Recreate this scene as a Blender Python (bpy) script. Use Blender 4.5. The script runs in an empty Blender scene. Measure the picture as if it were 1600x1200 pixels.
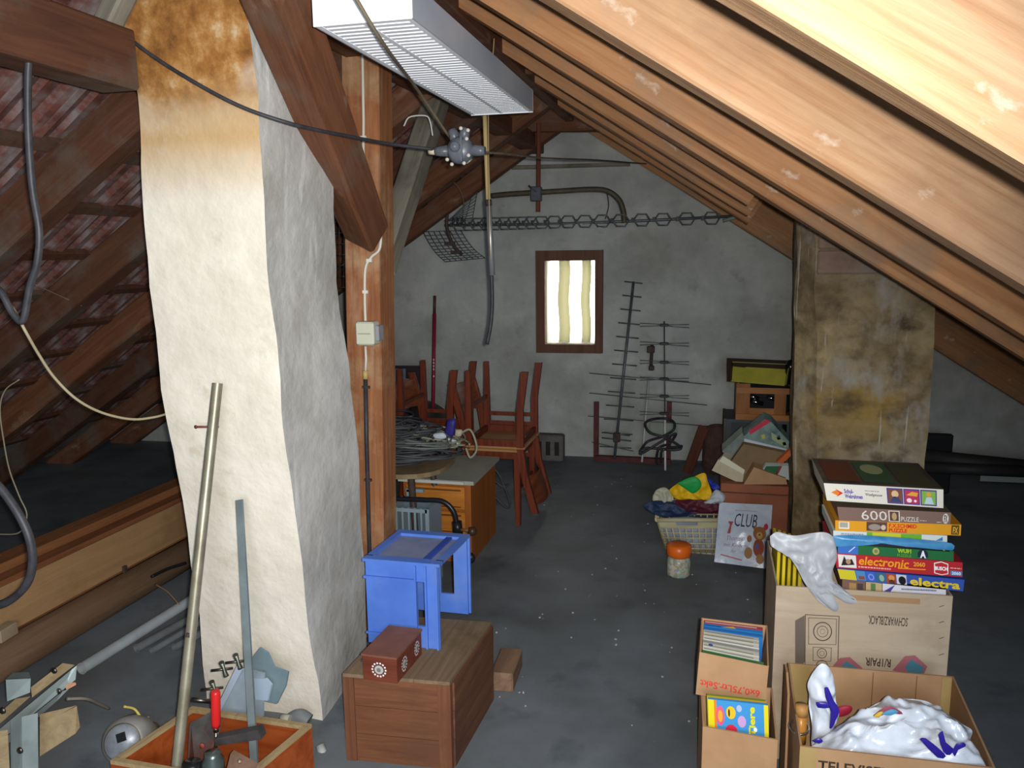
import bpy, math, random
from mathutils import Vector, Matrix, noise
random.seed(7)
C = bpy.context.scene.collection
V = Vector
# ---------------------------------------------------------------- camera, world, lights, exposure
H = 1.6; FPX = 1250.0
YAW, PIT, ROL = (math.radians(a) for a in (13.9, 9.3, -0.7))
fw = V((-math.sin(YAW)*math.cos(PIT), math.cos(YAW)*math.cos(PIT), -math.sin(PIT)))
rt0 = V((math.cos(YAW), math.sin(YAW), 0)); up0 = rt0.cross(fw)
rt = rt0*math.cos(ROL) + up0*math.sin(ROL); up = -rt0*math.sin(ROL) + up0*math.cos(ROL)
cam_d = bpy.data.cameras.new('camera'); cam = bpy.data.objects.new('camera', cam_d); C.objects.link(cam)
cam_d.sensor_width = 36; cam_d.lens = 36*FPX/1600; cam_d.clip_start = 0.02
cam.matrix_world = Matrix(((rt.x, up.x, -fw.x, 0), (rt.y, up.y, -fw.y, 0), (rt.z, up.z, -fw.z, H), (0, 0, 0, 1)))
bpy.context.scene.camera = cam
vs = bpy.context.scene.view_settings
vs.view_transform = 'Standard'; vs.look = 'None'; vs.gamma = 1; vs.use_curve_mapping = False; vs.exposure = 0.22
w = bpy.data.worlds.new('world'); bpy.context.scene.world = w; w.use_nodes = True
w.node_tree.nodes['Background'].inputs[0].default_value = (0.93, 0.97, 1.0, 1)
w.node_tree.nodes['Background'].inputs[1].default_value = 9.0
def lamp(name, kind, loc, energy, col, **k):
    d = bpy.data.lights.new(name, kind); d.energy = energy; d.color = col
    for a, b in k.items(): setattr(d, a, b)
    o = bpy.data.objects.new(name, d); o.location = loc; C.objects.link(o); return o
flash = V((0, 0, H)) + rt*0.030 + up*0.012 - fw*0.02
fl_l = lamp('camera_flash', 'SPOT', flash, 262, (1.0, 0.985, 0.955), shadow_soft_size=0.012, spot_size=math.radians(113), spot_blend=1.0)
fl_l.rotation_euler = (-(fw*.97-rt*.22-up*.06)).to_track_quat('Z', 'Y').to_euler()
# added bluish fill lamp behind the photographer, raises the ambient light
fill_l = lamp('fill_light', 'AREA', (0.35, -1.1, 1.62), 78, (0.74, 0.86, 1.0), shape='RECTANGLE', size=0.9, size_y=1.0)
fill_l.rotation_euler = (math.radians(28), math.radians(33), 0)

# ---------------------------------------------------------------- helpers
def P(x, y, Y=None, z=None, X=None):
    d = fw + rt*((x-800)/FPX) - up*((y-600)/FPX)
    if Y is not None: t = Y/d.y
    elif z is not None: t = (z-H)/d.z
    else: t = X/d.x
    return V((0, 0, H)) + d*t
def L(h):
    h = h.lstrip('#'); r = [int(h[i:i+2], 16)/255 for i in (0, 2, 4)]
    return tuple(((c/12.92) if c <= .04045 else ((c+.055)/1.055)**2.4) for c in r) + (1,)
MC = {}
def M(name, c1, c2=None, rough=.7, scale=8, bump=.15, axis=None, metal=0, spec=.3, detail=6, contrast=(.35, .65), trans=0, stretch=14, c3=None, bscale=None, ior=None, dist=.003):
    if name in MC: return MC[name]
    m = bpy.data.materials.new(name); m.use_nodes = True; nt = m.node_tree; N = nt.nodes; K = nt.links
    b = N['Principled BSDF']; b.inputs['Roughness'].default_value = rough; b.inputs['Metallic'].default_value = metal
    b.inputs['Specular IOR Level'].default_value = spec
    tc = N.new('ShaderNodeTexCoord'); mp = N.new('ShaderNodeMapping'); K.new(tc.outputs['Object'], mp.inputs[0])
    s = [scale]*3
    if axis is not None:
        s = [scale*stretch/4]*3; s['XYZ'.index(axis)] = scale/4
    mp.inputs['Scale'].default_value = s
    n = N.new('ShaderNodeTexNoise'); n.inputs['Scale'].default_value = 1; n.inputs['Detail'].default_value = detail
    n.inputs['Roughness'].default_value = .62; n.inputs['Distortion'].default_value = .6 if axis else .2
    K.new(mp.outputs[0], n.inputs[0])
    c2 = c2 or c1
    r = N.new('ShaderNodeValToRGB'); r.color_ramp.elements[0].position = contrast[0]; r.color_ramp.elements[1].position = contrast[1]
    r.color_ramp.elements[0].color = L(c1); r.color_ramp.elements[1].color = L(c2); K.new(n.outputs[0], r.inputs[0])
    col = r.outputs[0]
    if c3:
        n2 = N.new('ShaderNodeTexNoise'); n2.inputs['Scale'].default_value = scale*.35; n2.inputs['Detail'].default_value = 8
        n2.inputs['Roughness'].default_value = .65
        K.new(tc.outputs['Object'], n2.inputs[0])
        r2 = N.new('ShaderNodeValToRGB'); r2.color_ramp.elements[0].position = .5; r2.color_ramp.elements[1].position = .68
        r2.color_ramp.elements[0].color = (0, 0, 0, 1); r2.color_ramp.elements[1].color = (1, 1, 1, 1); K.new(n2.outputs[0], r2.inputs[0])
        mx = N.new('ShaderNodeMix'); mx.data_type = 'RGBA'; K.new(r2.outputs[0], mx.inputs[0]); K.new(col, mx.inputs[6]); mx.inputs[7].default_value = L(c3)
        col = mx.outputs[2]
    K.new(col, b.inputs['Base Color'])
    if bump:
        bp = N.new('ShaderNodeBump'); bp.inputs['Strength'].default_value = bump; bp.inputs['Distance'].default_value = dist*3
        nb = n
        if bscale:
            nb = N.new('ShaderNodeTexNoise'); nb.inputs['Scale'].default_value = bscale; nb.inputs['Detail'].default_value = 6; K.new(tc.outputs['Object'], nb.inputs[0])
        K.new(nb.outputs[0], bp.inputs['Height']); K.new(bp.outputs[0], b.inputs['Normal'])
    if trans: b.inputs['Transmission Weight'].default_value = trans
    if ior: b.inputs['IOR'].default_value = ior
    MC[name] = m; return m
def F(hexc, rough=.55, metal=0, spec=.3):      # plain paint or print
    return M('paint_'+hexc.strip('#')+('_m' if metal else ''), hexc, None, rough=rough, metal=metal, bump=0, spec=spec)
def wood(name, c1, c2, axis='X', scale=9, c3=None, rough=.72, bump=.35, stretch=16):
    return M(name, c1, c2, rough=rough, scale=scale, axis=axis, bump=bump, c3=c3, contrast=(.3, .7), stretch=stretch)

OFF = {}
def link(o, parent):
    C.objects.link(o)
    if parent is not None: o.parent = parent; OFF[o.name] = OFF.get(parent.name, V((0, 0, 0)))
def tag(o, label, cat, group=None, kind=None):
    o['label'] = label; o['category'] = cat
    if group: o['group'] = group
    if kind: o['kind'] = kind
    return o
def thing(name, label, cat, base=(0, 0, 0), group=None):
    o = bpy.data.objects.new(name, None); C.objects.link(o); o.location = base; o.empty_display_size = .1
    OFF[o.name] = V(base); return tag(o, label, cat, group)
class G:
    def __init__(s): s.v = []; s.f = []; s.m = []; s.mi = 0; s.sm = set()
    def add(s, vs_, fs, smooth=False):
        n = len(s.v); s.v += [V(a) for a in vs_]
        for f in fs:
            if smooth: s.sm.add(len(s.f))
            s.f.append([i+n for i in f]); s.m.append(s.mi)
        return s
    def hexa(s, a, b):     # two quads (bottom loop a, top loop b)
        return s.add(list(a)+list(b), [(3, 2, 1, 0), (4, 5, 6, 7), (0, 1, 5, 4), (1, 2, 6, 5), (2, 3, 7, 6), (3, 0, 4, 7)])
    def box(s, c, d, R=None, bev=0):
        c = V(c); x, y, z = d[0]/2, d[1]/2, d[2]/2
        if R is None: R = Matrix.Identity(3)
        elif isinstance(R, (int, float)): R = Matrix.Rotation(R, 3, 'Z')
        def q(a): return c + R @ V(a)
        if bev:
            e = bev; pr = [(-x+e, -y), (x-e, -y), (x, -y+e), (x, y-e), (x-e, y), (-x+e, y), (-x, y-e), (-x, -y+e)]
            ins = [(a*(1-e/x), b*(1-e/y)) for a, b in pr]
            rings = [[q((a, b, -z)) for a, b in ins], [q((a, b, -z+e)) for a, b in pr], [q((a, b, z-e)) for a, b in pr], [q((a, b, z)) for a, b in ins]]
            vv = sum(rings, []); ff = [tuple(range(7, -1, -1)), tuple(range(24, 32))]
            for k in range(3):
                for i in range(8): j = (i+1) % 8; ff.append((k*8+i, k*8+j, (k+1)*8+j, (k+1)*8+i))
            return s.add(vv, ff)
        return s.hexa([q((-x, -y, -z)), q((x, -y, -z)), q((x, y, -z)), q((-x, y, -z))], [q((-x, -y, z)), q((x, -y, z)), q((x, y, z)), q((-x, y, z))])
    def bb(s, x0, x1, y0, y1, z0, z1, bev=0): return s.box(((x0+x1)/2, (y0+y1)/2, (z0+z1)/2), (x1-x0, y1-y0, z1-z0), bev=bev)
    def prism(s, pts, vec):
        n = len(pts); vec = V(vec); a = [V(p) for p in pts]; b = [p+vec for p in a]
        return s.add(a+b, [tuple(range(n-1, -1, -1)), tuple(range(n, 2*n))]+[(i, (i+1) % n, n+(i+1) % n, n+i) for i in range(n)])
    def tube(s, pts, r, seg=8, caps=True, closed=False, hollow=False):
        pts = [V(p) for p in pts]; n = len(pts); rings = []; prev = None
        for i, p in enumerate(pts):
            if closed: t = pts[(i+1) % n]-pts[i-1]
            else: t = (pts[min(i+1, n-1)]-pts[max(i-1, 0)])
            if t.length < 1e-9: t = V((0, 0, 1))
            t.normalize()
            if prev is None:
                a = t.orthogonal().normalized()
            else:
                a = (prev - t*prev.dot(t)); a = a.normalized() if a.length > 1e-6 else t.orthogonal().normalized()
            prev = a; b = t.cross(a); rr = r[i] if isinstance(r, (list, tuple)) else r
            rings.append([p+(a*math.cos(2*math.pi*k/seg)+b*math.sin(2*math.pi*k/seg))*rr for k in range(seg)])
        ff = []; m = n if closed else n-1
        for i in range(m):
            for k in range(seg):
                k2 = (k+1) % seg; j = (i+1) % n; ff.append((i*seg+k, i*seg+k2, j*seg+k2, j*seg+k))
        base = len(s.v); s.add(sum(rings, []), ff, smooth=True)
        if caps and not closed:
            s.add([], []); s.f.append([base+k for k in range(seg-1, -1, -1)]); s.m.append(s.mi)
            s.f.append([base+(n-1)*seg+k for k in range(seg)]); s.m.append(s.mi)
        return s
    def lathe(s, prof, c=(0, 0, 0), seg=24, R=None):
        c = V(c); R = R or Matrix.Identity(3); vv = []; ff = []
        for r, z in prof:
            for k in range(seg): a = 2*math.pi*k/seg; vv.append(c+R @ V((r*math.cos(a), r*math.sin(a), z)))
        for i in range(len(prof)-1):
            for k in range(seg): k2 = (k+1) % seg; ff.append((i*seg+k, i*seg+k2, (i+1)*seg+k2, (i+1)*seg+k))
        s.add(vv, ff, smooth=True); return s
    def grid(s, fn, nu, nv, smooth=True):
        vv = [fn(i/nu, j/nv) for j in range(nv+1) for i in range(nu+1)]
        return s.add(vv, [(j*(nu+1)+i, j*(nu+1)+i+1, (j+1)*(nu+1)+i+1, (j+1)*(nu+1)+i) for j in range(nv) for i in range(nu)], smooth)
    def obj(s, name, mat, parent=None, warp=0, wscale=3):
        me = bpy.data.meshes.new(name); off = OFF.get(parent.name, V((0, 0, 0))) if parent is not None else V((0, 0, 0))
        vv = s.v
        if warp: vv = [p+noise.noise_vector(p*wscale)*warp for p in vv]
        me.from_pydata([tuple(p-off) for p in vv], [], s.f); ms = mat if isinstance(mat, (list, tuple)) else [mat]
        for m in ms: me.materials.append(m)
        for i, p in enumerate(me.polygons): p.material_index = s.m[i]; p.use_smooth = i in s.sm
        me.update(); o = bpy.data.objects.new(name, me); link(o, parent); return o
def curve(pts, n=8):      # smooth curve through the points
    pts = [V(p) for p in pts]; q = [pts[0]*2-pts[1]]+pts+[pts[-1]*2-pts[-2]]; out = []
    for i in range(1, len(q)-2):
        for k in range(n):
            t = k/n; a, b, c, d = q[i-1:i+3]
            out.append(.5*((2*b)+(c-a)*t+(2*a-5*b+4*c-d)*t*t+(3*b-a-3*c+d)*t**3))
    return out+[pts[-1]]
def PL(l, Y=None): return [P(a[0], a[1], Y=(a[2] if len(a) > 2 else Y)) for a in l]
def beam(name, p0, p1, w, d, mat, upv=(0, 0, 1), label=None, cat='beam', group=None, parent=None, wob=.004, seg=14, bev=.006, ends=None):
    """squared timber from p0 to p1 (centre line); w across, d along the up vector; local X runs along it"""
    p0 = V(p0); p1 = V(p1); ax = (p1-p0); ln = ax.length; ax.normalize(); u = V(upv); u = (u-ax*u.dot(ax)).normalized(); sd = u.cross(ax)
    g = G(); pr = [(-w/2+bev, -d/2), (w/2-bev, -d/2), (w/2, -d/2+bev), (w/2, d/2-bev), (w/2-bev, d/2), (-w/2+bev, d/2), (-w/2, d/2-bev), (-w/2, -d/2+bev)]
    ph = random.random()*50; rr = []
    for i in range(seg+1):
        x = ln*i/seg
        for k, (a, b) in enumerate(pr):
            nn = noise.noise_vector(V((x*1.7+ph, k*.9, ph)))*wob
            rr.append(V((x, a+nn.y, b+nn.z)))
    ff = [tuple(range(7, -1, -1)), tuple(range(seg*8, seg*8+8))]+[(i*8+k, i*8+(k+1) % 8, (i+1)*8+(k+1) % 8, (i+1)*8+k) for i in range(seg) for k in range(8)]
    g.add(rr, ff); o = g.obj(name, mat)
    off = V((0, 0, 0))
    if parent is not None: o.parent = parent; off = OFF[parent.name]
    mt = Matrix((( ax.x, sd.x, u.x, p0.x-off.x), (ax.y, sd.y, u.y, p0.y-off.y), (ax.z, sd.z, u.z, p0.z-off.z), (0, 0, 0, 1)))
    o.matrix_local = mt
    if label: tag(o, label, cat, group)
    return o
class Q:      # a quad face with u,v in 0..1 and an outward normal
    def __init__(s, bl, br, tr, tl, n=None):
        s.c = [V(bl), V(br), V(tr), V(tl)]; s.n = (s.c[1]-s.c[0]).cross(s.c[3]-s.c[0]).normalized()
        if n is not None and s.n.dot(V(n)) < 0: s.n = -s.n
    def p(s, u, v, o=.0012):
        a, b, c, d = s.c; return a*(1-u)*(1-v)+b*u*(1-v)+c*u*v+d*(1-u)*v+s.n*o
    def rect(s, u0, v0, u1, v1, col, parent, name='print', o=.0012, lab=None):
        g = G().add([s.p(u0, v0, o), s.p(u1, v0, o), s.p(u1, v1, o), s.p(u0, v1, o)], [(0, 1, 2, 3)])
        r = g.obj(name, col if not isinstance(col, str) else F(col), parent)
        if lab: r['label'] = lab
        return r
    def poly(s, pts, col, parent, name='print', o=.002):
        return G().add([s.p(u, v, o) for u, v in pts], [tuple(range(len(pts)))]).obj(name, F(col) if isinstance(col, str) else col, parent)
    def disc(s, u, v, ru, rv, col, parent, name='print', o=.002, n=16, r0=0, a0=0):
        if r0:
            pp = [s.p(u+ru*k*math.cos(2*math.pi*i/n), v+rv*k*math.sin(2*math.pi*i/n), o) for k in (1, r0) for i in range(n)]
            return G().add(pp, [(i, (i+1) % n, n+(i+1) % n, n+i) for i in range(n)]).obj(name, F(col), parent)
        return s.poly([(u+ru*math.cos(2*math.pi*i/n+a0), v+rv*math.sin(2*math.pi*i/n+a0)) for i in range(n)], col, parent, name, o)
    def text(s, txt, u0, v0, u1, v1, col, parent, flip=False, name='lettering', o=.0025, bold=0, slant=0):
        cu = bpy.data.curves.new('t', 'FONT'); cu.body = txt; cu.resolution_u = 2; cu.offset = bold; cu.shear = slant
        to = bpy.data.objects.new('t', cu); C.objects.link(to); bpy.context.view_layer.update()
        me = bpy.data.meshes.new_from_object(to); bpy.data.objects.remove(to); bpy.data.curves.remove(cu)
        xs = [a.co.x for a in me.vertices]; ys = [a.co.y for a in me.vertices]; x0, x1, y0, y1 = min(xs), max(xs), min(ys), max(ys)
        off = OFF.get(parent.name, V((0, 0, 0)))
        for a in me.vertices:
            tu = (a.co.x-x0)/(x1-x0); tv = (a.co.y-y0)/(y1-y0)
            if flip: tu = 1-tu; tv = 1-tv
            a.co = s.p(u0+(u1-u0)*tu, v0+(v1-v0)*tv, o)-off
        me.materials.clear(); me.materials.append(F(col)); me.name = name
        ob = bpy.data.objects.new(name, me); link(ob, parent); return ob
def scrib(q, u0, v0, u1, v1, col, par):      # print too small to read: a row of dashes
    rnd = random.Random(int(u0*1000)); u = u0; g = G()
    while u < u1:
        w_ = min(rnd.uniform(.012, .03), u1-u); g.add([q.p(u, v0), q.p(u+w_, v0), q.p(u+w_, v1), q.p(u, v1)], [(0, 1, 2, 3)]); u += w_+.005
    return g.obj('small_print', F(col), par)
def pxq(bl, br, tr, tl, Y):
    f = lambda a: P(a[0], a[1], Y=(a[2] if len(a) > 2 else Y)); return [f(bl), f(br), f(tr), f(tl)]
def puff(outline, Y, thick, wr=.004, rings=7, n=3, base=None, g=None, seed=0, wf=22, cr=0):
    """crumpled bag or cloth lump: a closed cushion with wrinkles; outline given on a real plane"""
    pts = [P(a[0], a[1], Y=(a[2] if len(a) > 2 else Y)) if len(a) <= 3 and not isinstance(a, Vector) else V(a) for a in outline]
    pts = curve(pts+[pts[0]], n)[:-1]; c = sum(pts, V((0, 0, 0)))/len(pts); k = len(pts)
    nrm = V((0, 0, 0))
    for i in range(k): nrm += (pts[i]-c).cross(pts[(i+1) % k]-c)
    nrm.normalize()
    if nrm.y > 0: nrm = -nrm
    g = g or G()
    for sgn in (1, -1):
        vv = []; ff = []
        for r in range(rings+1):
            t = 1-r/rings*.93
            for i, p in enumerate(pts):
                q = c+(p-c)*t; h = thick*math.sqrt(max(0, 1-t*t))*.5
                nz = noise.noise_vector(q*wf+V((seed, sgn*3, 0)))
                if t < .999: q = q+nrm*sgn*h+nz*wr*(1.2-t*.5)+nrm*noise.noise(q*wf*2.3+V((9, seed, 0)))*wr*.7
                if cr and t < .999: q = q+nrm*((.18-abs(noise.noise(q*13+V((seed, 2, 4)))))*cr*2.2+(.15-abs(noise.noise(q*31+V((3, seed, 1)))))*cr)
                vv.append(q)
        for r in range(rings):
            for i in range(k):
                j = (i+1) % k; a = (r*k+i, r*k+j, (r+1)*k+j, (r+1)*k+i); ff.append(a if sgn > 0 else a[::-1])
        ff.append(tuple(rings*k+i for i in range(k)) if sgn > 0 else tuple(rings*k+i for i in range(k-1, -1, -1)))
        g.add(vv, ff, smooth=True)
    return g
def dup(root, loc, rot=(0, 0, 0), label=None):
    r = root.copy(); C.objects.link(r); r.location = loc; r.rotation_euler = rot
    if label: r['label'] = label
    for ch in list(root.children):
        c = ch.copy(); C.objects.link(c); c.parent = r
        for g2 in ch.children:
            d = g2.copy(); C.objects.link(d); d.parent = c
    return r

# ---------------------------------------------------------------- materials
ORANGE = wood('planed_spruce_orange', '#ad7f58', '#c49f7b', c3='#a88466', rough=.66)
ORANGE2 = wood('planed_spruce_warm', '#a26d45', '#ba8a5e', c3='#95765a', rough=.66)
BROWNW = wood('old_brown_timber', '#5c3622', '#7d4f35', c3='#6c5a4a', rough=.75)
DARKW = wood('dark_old_timber', '#452a1c', '#5f3b28', c3='#5a4e44', rough=.8)
POSTW = wood('post_timber', '#7e4c2e', '#a87048', c3='#b0906c', rough=.75)
layer_wood = []
GREYW = wood('grey_timber', '#6f695c', '#8b8576', c3='#5e574b', rough=.8)
CRATEW = wood('crate_board', '#5a3322', '#734a30', axis='Z', c3='#5c3523', rough=.7)
CRATEX = wood('crate_board_flat', '#5a3321', '#744a2e', axis='X', c3='#5a3a28', rough=.7)
DUSTW = wood('dusty_board', '#66503a', '#7e6a52', axis='Y', c3='#57422e', rough=.9)
CHAIRW = M('red_brown_chair_stain', '#58200f', '#743216', rough=.45, scale=14, axis='Z', bump=.1)
PLYW = M('plywood', '#96683f', '#b08455', rough=.5, scale=10, axis='X', bump=.1)
TANW = wood('tan_board', '#8f6d4a', '#a58158', axis='Y', scale=5, rough=.65, c3='#84623f')
CARD = M('cardboard', '#a17c58', '#b08a66', rough=.85, scale=6, bump=.1, c3='#967252')
CARDP = M('pale_cardboard', '#ab9880', '#c0ad95', rough=.85, scale=7, bump=.12, c3='#9c8770', axis='X', stretch=6)
PLASTER = M('grey_limewash', '#a8aaa6', '#bfc0ba', rough=.92, scale=3.2, bump=.5, c3='#9a9a92', bscale=28, dist=.004)
CEMENT = M('dark_cement_floor', '#5c6062', '#70757a', rough=.6, scale=2.2, bump=.2, c3='#4c5258', bscale=40, dist=.001)
CABLE = M('black_rubber', '#2a2a2e', '#3c3b3e', rough=.5, scale=20, bump=.05)
RUST = M('rusty_steel', '#3b3330', '#554740', rough=.7, scale=30, bump=.2, metal=.3)
ALU = M('dull_aluminium', '#9b9fa3', '#b4b7b8', rough=.42, scale=12, bump=.05, metal=.7)
GALV = M('galvanised_sheet', '#8d9ca6', '#a5b2b9', rough=.4, scale=9, bump=.05, metal=.35)
BRASSY = M('weathered_tube', '#7f7a68', '#97917e', rough=.42, scale=10, bump=.05, metal=.45, c3='#6e6550')
TILE = M('clay_roof_tile', '#55322b', '#704338', rough=.85, scale=16, bump=.4, c3='#7b7371')
MORTAR = M('mortar_underlay', '#8d8983', '#a7a39b', rough=.95, scale=9, bump=.6, c3='#6d675f')
WHITEP = M('white_enamel', '#e6e8ee', '#eef0f4', rough=.35, scale=5, bump=0, spec=.4)
def stained(name, lo, mid, hi, stain, z0, z1, bump=.5, streak=True):
    """plaster with a soot and tar stain that starts at a given height"""
    m = M(name, lo, mid, rough=.9, scale=5, bump=bump, c3=hi, bscale=18, dist=.006, contrast=(.38, .62)); nt = m.node_tree; N = nt.nodes; K = nt.links
    b = N['Principled BSDF']; col = b.inputs['Base Color'].links[0].from_socket
    tc = N.new('ShaderNodeTexCoord'); sp = N.new('ShaderNodeSeparateXYZ'); K.new(tc.outputs['Object'], sp.inputs[0])
    n = N.new('ShaderNodeTexNoise'); n.inputs['Scale'].default_value = 4.2; n.inputs['Detail'].default_value = 7; K.new(tc.outputs['Object'], n.inputs[0])
    ma = N.new('ShaderNodeMath'); ma.operation = 'MULTIPLY_ADD'; K.new(n.outputs[0], ma.inputs[0]); ma.inputs[1].default_value = .5; K.new(sp.outputs[2], ma.inputs[2])
    mr = N.new('ShaderNodeMapRange'); K.new(ma.outputs[0], mr.inputs[0]); mr.inputs[1].default_value = z0+.25; mr.inputs[2].default_value = z1+.25
    n3 = N.new('ShaderNodeTexNoise'); n3.inputs['Scale'].default_value = 9; n3.inputs['Detail'].default_value = 9; n3.inputs['Roughness'].default_value = .7; K.new(tc.outputs['Object'], n3.inputs[0])
    r3 = N.new('ShaderNodeValToRGB'); e = r3.color_ramp.elements; e[0].position = .3; e[0].color = L(stain[0]); e[1].position = .7; e[1].color = L(stain[2])
    x = e.new(.5); x.color = L(stain[1]); K.new(n3.outputs[0], r3.inputs[0])
    mx = N.new('ShaderNodeMix'); mx.data_type = 'RGBA'; K.new(mr.outputs[0], mx.inputs[0]); K.new(col, mx.inputs[6]); K.new(r3.outputs[0], mx.inputs[7])
    K.new(mx.outputs[2], b.inputs['Base Color']); return m

def layer(m, scale, vec, lo, hi, colr, zr=None, rough=.6, amt=1.0):
    nt = m.node_tree; N = nt.nodes; K = nt.links; b = N['Principled BSDF']; tc = N.new('ShaderNodeTexCoord')
    base = b.inputs['Base Color'].links[0].from_socket
    mp = N.new('ShaderNodeMapping'); mp.inputs['Scale'].default_value = vec; K.new(tc.outputs['Object'], mp.inputs[0])
    n = N.new('ShaderNodeTexNoise'); n.inputs['Scale'].default_value = scale; n.inputs['Detail'].default_value = 8; n.inputs['Roughness'].default_value = rough; K.new(mp.outputs[0], n.inputs[0])
    mr = N.new('ShaderNodeMapRange'); mr.inputs[1].default_value = lo; mr.inputs[2].default_value = hi; mr.inputs[4].default_value = amt; K.new(n.outputs[0], mr.inputs[0]); f = mr.outputs[0]
    if zr:
        sp = N.new('ShaderNodeSeparateXYZ'); K.new(tc.outputs['Object'], sp.inputs[0]); r = N.new('ShaderNodeValToRGB'); e = r.color_ramp.elements
        e[0].position = zr[0]/3; e[0].color = (0, 0, 0, 1); e[1].position = zr[2]/3; e[1].color = (0, 0, 0, 1); x = e.new(zr[1]/3); x.color = (1, 1, 1, 1)
        h = N.new('ShaderNodeMath'); h.operation = 'MULTIPLY'; h.inputs[1].default_value = 1/3; K.new(sp.outputs[2], h.inputs[0]); K.new(h.outputs[0], r.inputs[0])
        mu = N.new('ShaderNodeMath'); mu.operation = 'MULTIPLY'; K.new(f, mu.inputs[0]); K.new(r.outputs[0], mu.inputs[1]); f = mu.outputs[0]
    mx = N.new('ShaderNodeMix'); mx.data_type = 'RGBA'; K.new(f, mx.inputs[0]); K.new(base, mx.inputs[6]); mx.inputs[7].default_value = L(colr); K.new(mx.outputs[2], b.inputs['Base Color'])
for m_ in (ORANGE, ORANGE2):
    layer(m_, 30, (.10, 2.2, 2.2), .5, .75, '#8c5c34', None, amt=.5); layer(m_, 2.6, (.8, 2, 2), .62, .72, '#7d4a26', None, amt=.6); layer(m_, 7, (1, 1.4, 1.4), .66, .74, '#dccdbb', None, amt=.7)
for m_ in (POSTW, BROWNW): layer(m_, 26, (.1, 2, 2), .5, .75, '#5b3019', None, amt=.5); layer(m_, 6, (.7, 1.4, 1.4), .62, .72, '#b09a80', None, amt=.35)
layer(PLASTER, 1.6, (1, 1, 1.3), .45, .7, '#86877f', None, amt=.6); layer(PLASTER, 7, (1, 1, 1), .6, .75, '#75766e', None, amt=.45)
layer(TILE, 7, (1, 1, 1), .45, .6, '#7d7877', None, amt=.7)
layer(CEMENT, 3.5, (1, 1, 1), .55, .7, '#3f464d', None, amt=.6); layer(CEMENT, 60, (1, 1, 1), .68, .74, '#9a9c9c', None, amt=.6)
# ---------------------------------------------------------------- the room
ZR = lambda X: 1.89-.645*X          # underside plane of the right-hand rafters
ZL = lambda X: 3.15+.65*X           # underside plane of the left-hand rafters
RDL = .185
RD = .29                            # vertical distance from rafter underside to the tiles
XR = (1.89-3.15)/(.65+.645)         # ridge
YG = lambda X: 6.17+.05*X           # gable wall, slightly out of square
def struct(o): o['kind'] = 'structure'; return o
fl = G().bb(-5.8, 3.7, -2.6, 6.6, -.12, 0); struct(fl.obj('floor', CEMENT))
# gable wall round the window opening
wx0, wx1, wz0, wz1 = -1.235, -.845, .895, 1.54
def gp(X, z, d=0): return V((X, YG(X)+d, z))
def ztop(X): return min(ZL(X)+RDL*.9, ZR(X)+RD*.85)
g = G()
for poly in ([(-5.3, 0), (wx0, 0), (wx0, ztop(wx0)), (-5.3, max(.02, ztop(-5.3)))],
             [(wx0, 0), (wx1, 0), (wx1, wz0), (wx0, wz0)],
             [(wx0, wz1), (wx1, wz1), (wx1, ztop(wx1)), (XR+.05, ztop(XR+.05)), (wx0, ztop(wx0))],
             [(wx1, 0), (3.1, 0), (3.1, max(.02, ztop(3.1))), (wx1, ztop(wx1))]):
    g.prism([gp(a, b) for a, b in poly], (0, .22, 0))
struct(g.obj('wall_back', PLASTER))
g = G(); g.prism([V((-5.6, -2.4, 0)), V((3.6, -2.4, 0)), V((XR, -2.4, 2.95))], (0, -.15, 0)); struct(g.obj('wall_front', PLASTER))
# roof slopes (laths and tiles hang below them)
rr = G(); rr.hexa([V((XR, -2.6, ZR(XR)+RD)), V((3.8, -2.6, ZR(3.8)+RD)), V((3.8, 6.5, ZR(3.8)+RD)), V((XR, 6.5, ZR(XR)+RD))],
                  [V((XR, -2.6, ZR(XR)+RD+.06)), V((3.8, -2.6, ZR(3.8)+RD+.06)), V((3.8, 6.5, ZR(3.8)+RD+.06)), V((XR, 6.5, ZR(XR)+RD+.06))])
roof_r = struct(rr.obj('ceiling_right', MORTAR))
rl = G(); ZT = RDL+.07
rl.hexa([V((-5.9, -2.6, ZL(-5.9)+ZT)), V((XR, -2.6, ZL(XR)+ZT)), V((XR, 6.5, ZL(XR)+ZT)), V((-5.9, 6.5, ZL(-5.9)+ZT))],
        [V((-5.9, -2.6, ZL(-5.9)+ZT+.06)), V((XR, -2.6, ZL(XR)+ZT+.06)), V((XR, 6.5, ZL(XR)+ZT+.06)), V((-5.9, 6.5, ZL(-5.9)+ZT+.06))])
roof_l = struct(rl.obj('ceiling_left', MORTAR))
# clay tiles and laths of the left slope
sl = V((1, 0, .65)).normalized(); nl = V((.65, 0, -1)).normalized()      # up the slope, inward normal
tw, tl_ = .205, .36
def tile_mesh():
    g = G(); prof = [(0, .0), (.012, .022), (.03, .028), (.048, .008), (.09, 0), (.105, .014), (.12, 0), (.165, 0), (.18, .02), (tw, .024)]
    a = [V((t*0, x, -h)) for x, h in prof for t in (0,)]
    n = len(prof); top = [V((0, x, -h)) for x, h in prof]; bot = [V((tl_, x, -h+.018)) for x, h in prof]
    up_ = [p+V((0, 0, .014)) for p in top]; ub = [p+V((0, 0, .014)) for p in bot]
    g.add(top+bot+up_+ub, [(i, i+1, n+i+1, n+i) for i in range(n-1)]+[(2*n+i, 3*n+i, 3*n+i+1, 2*n+i+1) for i in range(n-1)]+[(i, 2*n+i, 2*n+i+1, i+1) for i in range(n-1)])
    return g
tg = tile_mesh(); tme = None; nt_ = 0; rowsX = []
s0 = V((-4.55, 0, ZL(-4.55)+RDL+.01))
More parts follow.
